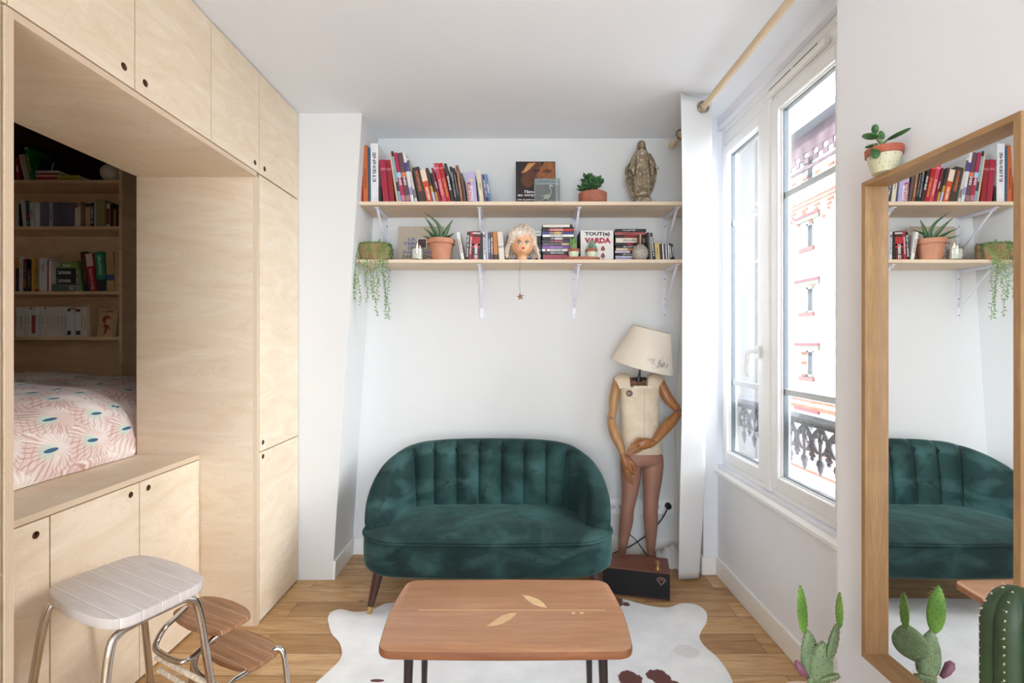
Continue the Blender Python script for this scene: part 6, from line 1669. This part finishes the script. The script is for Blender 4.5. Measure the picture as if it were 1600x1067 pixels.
hand([(1023,689.5,d2),(1020,692,d2),(1014,693,d2)], [
    ([(1000,688,d2),(994,691,d2-0.004),(989,693,d2-0.004),(986,697,d2)], 2.3),
    ([(999,692,d2-0.004),(991,696,d2-0.010),(984,701,d2-0.008),(980,703,d2-0.002)], 2.4),
    ([(1001,697,d2-0.003),(993,702,d2-0.010),(986,706,d2-0.008),(979.5,707,d2)], 2.4),
    ([(1004,701,d2),(996,706,d2-0.006),(990,709,d2-0.004),(984,711,d2+0.002)], 2.2),
    ([(1004,687,d2-0.004),(998,686,d2-0.012),(993,689,d2-0.012),(991,694,d2-0.008)], 2.3)], None, fb, (1007,693.5,d2), (12.5,4.4,8.2), Euler((0,-0.32,0)).to_matrix(), back=[4.4,5.2,7.5])

# ================================================================== CURTAIN
rod = thing('curtain_rod', 'pale wooden curtain rod above the window', 'curtain rod', (1.03, 2.0, 2.667))
M_rodm = wood('pale_rod_wood', (226,206,176), (206,184,152), 1, 1, 0.5, 8)
RX, RZ = 1.030, 2.667
obj('pole', MB().tube([(RX,-1.2,RZ),(RX,3.09,RZ)], 0.0165, 20), M_rodm, rod)
obj('finial', MB().tube([(RX,3.085,RZ),(RX,3.10,RZ),(RX,3.125,RZ)], [0.022,0.024,0.019], 20), M_rodm, rod)
for y in (3.02, 0.9):
    obj('rod_bracket', MB().tube([(RX,y,RZ),(1.156 if y > 2 else 1.08,y,RZ)], 0.009, 10), M_rodm, rod)
cur = thing('curtain', 'white curtain gathered at the far end of the rod beside the window', 'curtain', (1.0, 2.8, 0))
t = NT('white_curtain_cloth', 0.9, spec=0.1); t.b.inputs['Base Color'].default_value = (*lin((232,231,230)), 1)
tl = t.n('ShaderNodeBsdfTranslucent'); tl.inputs['Color'].default_value = (*lin((226,228,230)), 1)
mxs = t.n('ShaderNodeMixShader'); mxs.inputs[0].default_value = 0.32; t.l(t.b.outputs[0], mxs.inputs[1]); t.l(tl.outputs[0], mxs.inputs[2]); t.l(mxs.outputs[0], t.out.inputs['Surface'])
nz_ = t.noise(t.coord(scale=(1,1,0.3)), 30, 3); t.bump(nz_, 0.15, 0.004)
NU, NVv = 160, 60; vs = []; fs = []
from mathutils import noise as mn
for j in range(NVv+1):
    v = j/NVv; z = 2.725*(1-v)+0.012*v
    for i in range(NU+1):
        u = i/NU; ph = u*4.0*2*pi
        y_top = 2.575+0.46*u; y_bot = 2.83+0.27*u
        e = v**1.6
        amp = 0.068*(1-0.25*v)
        x_top = 1.022+amp*1.15*cos(ph)*(1 if u > 0.01 else 1); 
        amp = (0.092-0.062*min(1, u*1.6))*(1-0.25*v)
        x = 0.992+0.096*min(1, u*1.5)+(0.045-0.035*min(1,u*1.5))*v+amp*cos(ph+pi+0.5*v*sin(ph*0.5+1))+0.012*mn.noise(Vector((u*7, v*3, 3)))*v
        y = y_top*(1-e)+y_bot*e+0.016*mn.noise(Vector((u*6+9, v*4, 1)))*v
        x += -0.02*max(0, u-0.5)*2*max(0, v-0.85)/0.15
        if u > 0.85: x += 0.03*sin(v*7)*(u-0.85)/0.15
        # cinch near the rod
        z2 = z + (0.008*cos(ph*2) if j == 0 else 0)
        vs.append((x, y, z2))
for j in range(NVv):
    for i in range(NU): fs.append([j*(NU+1)+i, (j+1)*(NU+1)+i, (j+1)*(NU+1)+i+1, j*(NU+1)+i+1])
cm = MB(); cm.add(vs, fs)
co = obj('cloth', cm, t.m, cur, smooth=180)
sd_ = co.modifiers.new('thick', 'SOLIDIFY'); sd_.thickness = 0.0016
for i in range(4):
    u = (i+0.22)/4.0; y = 2.575+0.46*u
    ring = [(RX+cos(a)*0.029, y+cos(a)*0.004, RZ+sin(a)*0.029) for a in [2*pi*q/28 for q in range(28)]]
    obj('grommet', MB().tube(ring, 0.0055, 8, closed=True), flat((150,140,130),0.25,0.9,var=0.05), cur, smooth=80)
# cloth puddled on the floor at the left of the curtain
pd = MB(); n1, n2 = 36, 24; vs = []; fs = []
for j in range(n2+1):
    for i in range(n1+1):
        u, v = i/n1, j/n2
        x = 0.885+0.16*u; y = 3.15-0.22*v*(0.4+0.6*u)
        h = 0.145*sin(pi*min(1, max(0,1-v)*0.75+0.02))*(0.35+0.65*u)*(0.75+0.25*mn.noise(Vector((u*2, v*2, 7))))+0.006*sin(u*22+v*4)
        vs.append((x, y, max(0.003, h)))
for j in range(n2):
    for i in range(n1): fs.append([j*(n1+1)+i, (j+1)*(n1+1)+i, (j+1)*(n1+1)+i+1, j*(n1+1)+i+1])
pd.add(vs, fs); obj('hem_fold', pd, t.m, cur, smooth=180)

# ================================================================== MIRROR
mi = thing('wall_mirror', 'tall wall mirror in an oak frame on the right wall', 'mirror', (1.066, 1.16, 0.476))
M_oak = wood('oak_frame_v', (176,140,98), (146,110,74), 2, 1.2, 0.5, 10, fig=0.45)
M_oakh = wood('oak_frame_h', (176,140,98), (146,110,74), 1, 1.2, 0.5, 10, fig=0.45)
ya, yb_, za, zb_ = 0.979, 1.425, 0.476, 1.870; w = 0.0143
def mitre(m, x0, x1, w, ya, yb_, za, zb_, which):
    o = {'l':[(yb_,za),(yb_,zb_),(yb_-w,zb_-w),(yb_-w,za+w)], 'r':[(ya,zb_),(ya,za),(ya+w,za+w),(ya+w,zb_-w)], 't':[(yb_,zb_),(ya,zb_),(ya+w,zb_-w),(yb_-w,zb_-w)], 'b':[(ya,za),(yb_,za),(yb_-w,za+w),(ya+w,za+w)]}[which]
    m.prism(o, 0, x0, x1)
for wh, mt in (('l',M_oak),('r',M_oak),('t',M_oakh),('b',M_oakh)):
    m = MB(); mitre(m, 1.0306, 1.0785, w, ya, yb_, za, zb_, wh)
    obj('frame_rail', m, mt, mi, smooth=0)
mm = NT('mirror_glass', 0.0, 1.0); mm.b.inputs['Base Color'].default_value = (0.93,0.94,0.935,1); mm.b.inputs['Roughness'].default_value = 0.0
obj('glass', MB().box(1.0650, 1.0700, ya+w-0.001, yb_-w+0.001, za+w-0.001, zb_-w+0.001), mm.m, mi, smooth=0)
# pot plant on top of the mirror
t = thing('potted_succulent', 'broad leaved succulent in a tilted patterned pot on top of the mirror', 'plant', (1.036, 1.345, 1.8705), (0,0,0))
hh = 0.060
cm_ = NT('embossed_cream_glaze', 0.5); vo = cm_.n('ShaderNodeTexVoronoi'); vo.inputs['Scale'].default_value = 95; vo.inputs['Randomness'].default_value = 0.1; cm_.l(cm_.coord(), vo.inputs['Vector'])
cm_.l(cm_.ramp(vo.outputs['Distance'], [(0.20, lin((214,212,186))), (0.30, lin((166,162,128))), (0.42, lin((206,204,176)))]), cm_.b.inputs['Base Color']); cm_.bump(vo.outputs['Distance'], 0.4, 0.002)
po = obj('pot', MB().lathe([(0.028,0.0005),(0.030,0.003),(0.0405,hh-0.012),(0.037,hh-0.012)], 36), cm_.m, t, world=False, smooth=50)
obj('rim', MB().lathe([(0.038,hh-0.0125),(0.0440,hh-0.0115),(0.0450,hh+0.008),(0.0415,hh+0.008),(0.039,hh-0.001),(0.001,hh-0.001)], 36), flat((168,84,62),0.6,var=0.15), po, world=False, smooth=40)
obj('soil', MB().lathe([(0.0385,hh),(0.001,hh+0.002)], 24), M_soil, t, world=False)
sm_ = MB(); 
sm_.tube([(0,0,hh),(-0.008,-0.002,hh+0.022),(-0.018,0,hh+0.035),(-0.024,0,hh+0.05)], [0.006,0.005,0.004,0.003], 8).tube([(-0.008,-0.002,hh+0.02),(0.010,0,hh+0.034)], [0.004,0.003], 8).tube([(-0.006,0,hh+0.01),(-0.035,-0.01,hh+0.014)], [0.004,0.003], 8)
obj('stem', sm_, flat((110,120,70),0.6), t, world=False, smooth=80)
def bigleaf(c, dirv, L, W, T=0.004):
    q = Vector(dirv).normalized(); rot = q.to_track_quat('X', 'Z').to_matrix()
    obj('leaf', MB().ell(Vector(c)+q*L*0.5, (L*0.5, W*0.5, T), 16, 9, rot), M_leaf, t, world=False, smooth=180)
bigleaf((-0.022,0,hh+0.036), (-0.9,-0.35,0.12), 0.050, 0.034)
bigleaf((-0.024,0,hh+0.050), (-0.25,-0.2,0.9), 0.026, 0.018)
bigleaf((0.008,0,hh+0.032), (0.30,-0.95,0.15), 0.062, 0.022)
bigleaf((-0.004,0,hh+0.034), (0.1,0.3,0.6), 0.036, 0.016)
bigleaf((-0.03,-0.006,hh+0.016), (-0.35,-0.5,-0.75), 0.065, 0.024)
bigleaf((-0.016,0,hh+0.022), (-0.6,0.3,-0.1), 0.032, 0.018)

# ================================================================== CACTI
def cactus_mat(name, c1, c2):
    t = NT(name, 0.55); f = t.noise(t.coord(), 14, 4, 0.6)
    t.l(t.ramp(f, [(0.3, lin(c1)), (0.7, lin(c2))]), t.b.inputs['Base Color']); return t.m
M_pad = cactus_mat('cactus_pad', (92,118,84), (128,150,112)); M_young = cactus_mat('young_cactus_pad', (76,124,40), (116,158,64))
M_spine = flat((222,206,176), 0.6, var=0.1)
pdx, pdy = X(1282,1.44), 1.44
pk = thing('potted_prickly_pear', 'prickly pear cactus with flat pads standing before the mirror', 'plant', (pdx, pdy, 0))
obj('pot', MB().lathe([(0.080,0.0008),(0.108,0.285),(0.116,0.290),(0.116,0.310),(0.108,0.311),(0.104,0.293),(0.001,0.293)], 44), flat((226,196,182),0.5,var=0.04), pk, world=False, smooth=40)
obj('soil', MB().lathe([(0.1035,0.294),(0.001,0.300)], 24), M_soil, pk, world=False)
rs = random.Random(21)
def pad(pxb, pyb, pxt, pyt, hw, yaw, m, par=pk, thick=0.010, dd=0.0, top=False, org=(pdx,pdy,0)):
    """flat pad from base pixel to tip pixel, half width px, yaw = turn about its axis"""
    b = P(pxb, pyb, 1.44+dd); e = P(pxt, pyt, 1.44+dd); ax = (e-b); L = ax.length; ax.normalize()
    side = Vector((cos(yaw), sin(yaw), 0)); side = (side-ax*side.dot(ax)).normalized(); nn = ax.cross(side)
    hwm = hw*1.44/FP
    rings = []; N = 20
    for i in range(15):
        u = i/14; wd = (max(0, sin(pi*u**0.82)))**0.62 if not top else (max(0, sin(pi*min(1,u*0.93+0.05))))**0.7
        r1 = hwm*max(0.14 if i < 3 else 0.05, wd); r2 = thick*max(0.3, wd**0.6) if 0 < i < 14 else thick*0.35
        rings.append([b+ax*L*u+side*cos(2*pi*k_/N)*r1+nn*sin(2*pi*k_/N)*r2 for k_ in range(N)])
    po = obj('pad', MB().loft(rings), m, par, smooth=80)
    sm = MB(); am = MB()
    for gi in range(5):
        for gj in range(-2, 3):
            u = 0.16+gi*0.18+(0.09 if gj % 2 else 0); wd = (max(0.01, sin(pi*min(0.999,u)**0.82)))**0.62
            s_ = gj/2.5*wd*hwm
            if u > 0.97: continue
            for sg in (-1, 1):
                fall = sqrt(max(0.05, 1-(gj/2.5)**2))
                q = b+ax*L*u+side*s_+nn*sg*thick*max(0.3, wd**0.6)*fall*0.97
                am.ell(q, (0.0016,0.0016,0.0018), 6, 4)
                for _ in range(2):
                    dv_ = (nn*sg*0.9+side*rs.uniform(-0.8,0.8)+ax*rs.uniform(-0.5,0.7)).normalized()
                    ln = rs.uniform(0.005,0.013) if m is M_pad else rs.uniform(0.003,0.005)
                    sm.tube([q, q+dv_*ln], [0.0004,0.0001], 4)
    for i in range(12):
        u = 0.12+0.8*i/11; wd = (max(0.01, sin(pi*u**0.82)))**0.62
        for sg in (-1, 1):
            q = b+ax*L*u+side*sg*wd*hwm*0.98; dv_ = (side*sg+ax*rs.uniform(-0.2,0.7)).normalized()
            sm.tube([q, q+dv_*rs.uniform(0.004, 0.010 if m is M_young else 0.02)], [0.0005,0.0001], 4)
    obj('spines', sm, M_spine, po, smooth=0); obj('areoles', am, flat((70,70,50),0.8), po, smooth=0)
pad(1276,1108,1268,1050,12,0.2,M_pad, thick=0.013, dd=-0.01)
pad(1270,1066,1262,984,17.5,0.25,M_pad, thick=0.013)
pad(1280,1070,1286,1002,17,-0.25,M_pad, thick=0.013, dd=-0.02)
pad(1296,1032,1308,975,24,0.75,M_pad, thick=0.011, dd=-0.01)
pad(1257,990,1250,914,12,0.5,M_young, thick=0.006)
pad(1311,982,1312,925,9,1.55,M_young, thick=0.004, dd=-0.01)
pad(1280,1064,1312,1055,11,0.3,M_pad, thick=0.010, dd=-0.03)
fr = MB().tube([P(1262,1058,1.42),P(1254,1050,1.42),P(1248,1040,1.42),P(1244,1034,1.42)], [0.006,0.011,0.013,0.006], 12)
obj('fruit', fr, flat((132,84,104),0.45,var=0.15,scale=60), pk, smooth=80, label='purple cactus fruit')
# columnar cactus
cx_, cy_ = X(1594,0.88), 0.88
cc = thing('potted_column_cactus', 'thick ribbed column cactus at the bottom right corner', 'plant', (cx_-0.005, cy_, 0))
obj('pot', MB().lathe([(0.075,0.0008),(0.10,0.24),(0.108,0.245),(0.108,0.27),(0.1,0.271),(0.096,0.25),(0.001,0.25)], 40), M_terra, cc, world=False, smooth=40)
obj('soil', MB().lathe([(0.0955,0.251),(0.001,0.256)], 24), M_soil, cc, world=False)
nr = 7; rings = []; NN = nr*12
R0 = 0.052; H0 = Z(917,0.88)
def cr_r(z):
    u = (z-0.25)/(H0-0.25)
    if u > 0.88: return R0*sqrt(max(0.0, 1-((u-0.88)/0.12)**2))*0.98+0.002
    return R0*(0.9+0.1*min(1, u*3))
for i in range(46):
    u = i/45; z = 0.25+(H0-0.25)*(u if u < 0.8 else 0.8+0.2*sin((u-0.8)/0.2*pi/2)); r_ = cr_r(z)
    rings.append([Vector((cos(2*pi*k_/NN)*r_*(0.84+0.16*abs(cos(nr*pi*k_/NN))**0.7), sin(2*pi*k_/NN)*r_*(0.84+0.16*abs(cos(nr*pi*k_/NN))**0.7), z)) for k_ in range(NN)])
M_col = cactus_mat('column_cactus_skin', (34,54,34), (50,74,44))
cb_ = obj('column', MB().loft(rings), M_col, cc, world=False, smooth=80)
sm = MB(); am = MB()
for q in range(nr):
    a = 2*pi*q/nr
    z = 0.29
    while z < H0-0.004:
        r_ = cr_r(z); p = Vector((cos(a)*r_*1.0, sin(a)*r_*1.0, z)); am.ell(p, (0.0013,0.0013,0.0016), 6, 5)
        for _ in range(4):
            dv_ = (Vector((cos(a), sin(a), 0))+Vector((rs.uniform(-.7,.7), rs.uniform(-.7,.7), rs.uniform(-.6,.6)))).normalized()
            sm.tube([p, p+dv_*rs.uniform(0.003,0.007)], [0.0004,0.0001], 4)
        z += 0.015
obj('spines', sm, M_spine, cb_, world=False, smooth=0); obj('areoles', am, flat((196,186,160),0.8), cb_, world=False, smooth=0)

# ================================================================== LIGHT, WORLD, CAMERA
w = bpy.data.worlds.new('World'); SC.world = w; w.use_nodes = True
bg = w.node_tree.nodes['Background']; bg.inputs['Color'].default_value = (0.83, 0.92, 1.0, 1); bg.inputs['Strength'].default_value = 4.2
def area(name, loc, rot, sx, sy, power, col=(1,1,1), portal=False):
    L = bpy.data.lights.new(name, 'AREA'); L.shape = 'RECTANGLE'; L.size = sx; L.size_y = sy; L.energy = power; L.color = col
    if portal: L.cycles.is_portal = True
    o = bpy.data.objects.new(name, L); COL.objects.link(o); o.location = loc; o.rotation_euler = rot; return o
# added fill light set in the made-up window behind the camera
area('added_rear_fill', (-0.08, -2.58, 1.42), (radians(90), 0, 0), 2.0, 2.2, 58, (0.79, 0.905, 1.0))
area('sky_portal', (1.42, 2.37, 1.68), (0, radians(90), 0), 2.0, 1.14, 1, portal=True)
# added light panel over the street, brightens the room sideways through the window
area('added_street_fill', (5.2, 1.5, 3.5), Vector((-3.8, 0.8, -1.9)).to_track_quat('-Z', 'Y').to_euler(), 3.4, 3.4, 900, (0.90, 0.95, 1.0))

sl = bpy.data.lights.new('sun', 'SUN'); sl.energy = 9; sl.angle = radians(4); sl.color = (1, 0.97, 0.92)
so = bpy.data.objects.new('sun', sl); COL.objects.link(so); so.location = (-3, 0, 12)
so.rotation_euler = Vector((0.8, -0.12, -0.62)).to_track_quat('-Z', 'Y').to_euler()
cam = bpy.data.cameras.new('camera'); co = bpy.data.objects.new('camera', cam); COL.objects.link(co)
co.location = (0, 0, CH); co.rotation_euler = (radians(90), 0, 0)
cam.sensor_width = 36; cam.lens = FP/1600*36; cam.shift_y = (HY-533.5)/1600; cam.clip_start = 0.02; cam.clip_end = 200
SC.camera = co
SC.view_settings.view_transform = 'Standard'; SC.view_settings.look = 'None'; SC.view_settings.gamma = 1; SC.view_settings.exposure = 0.26
SC.view_settings.use_curve_mapping = False
SC.cycles.use_denoising = True
SC.cycles.max_bounces = 10; SC.cycles.diffuse_bounces = 6; SC.cycles.transparent_max_bounces = 12; SC.cycles.glossy_bounces = 5
SC.cycles.sample_clamp_indirect = 6
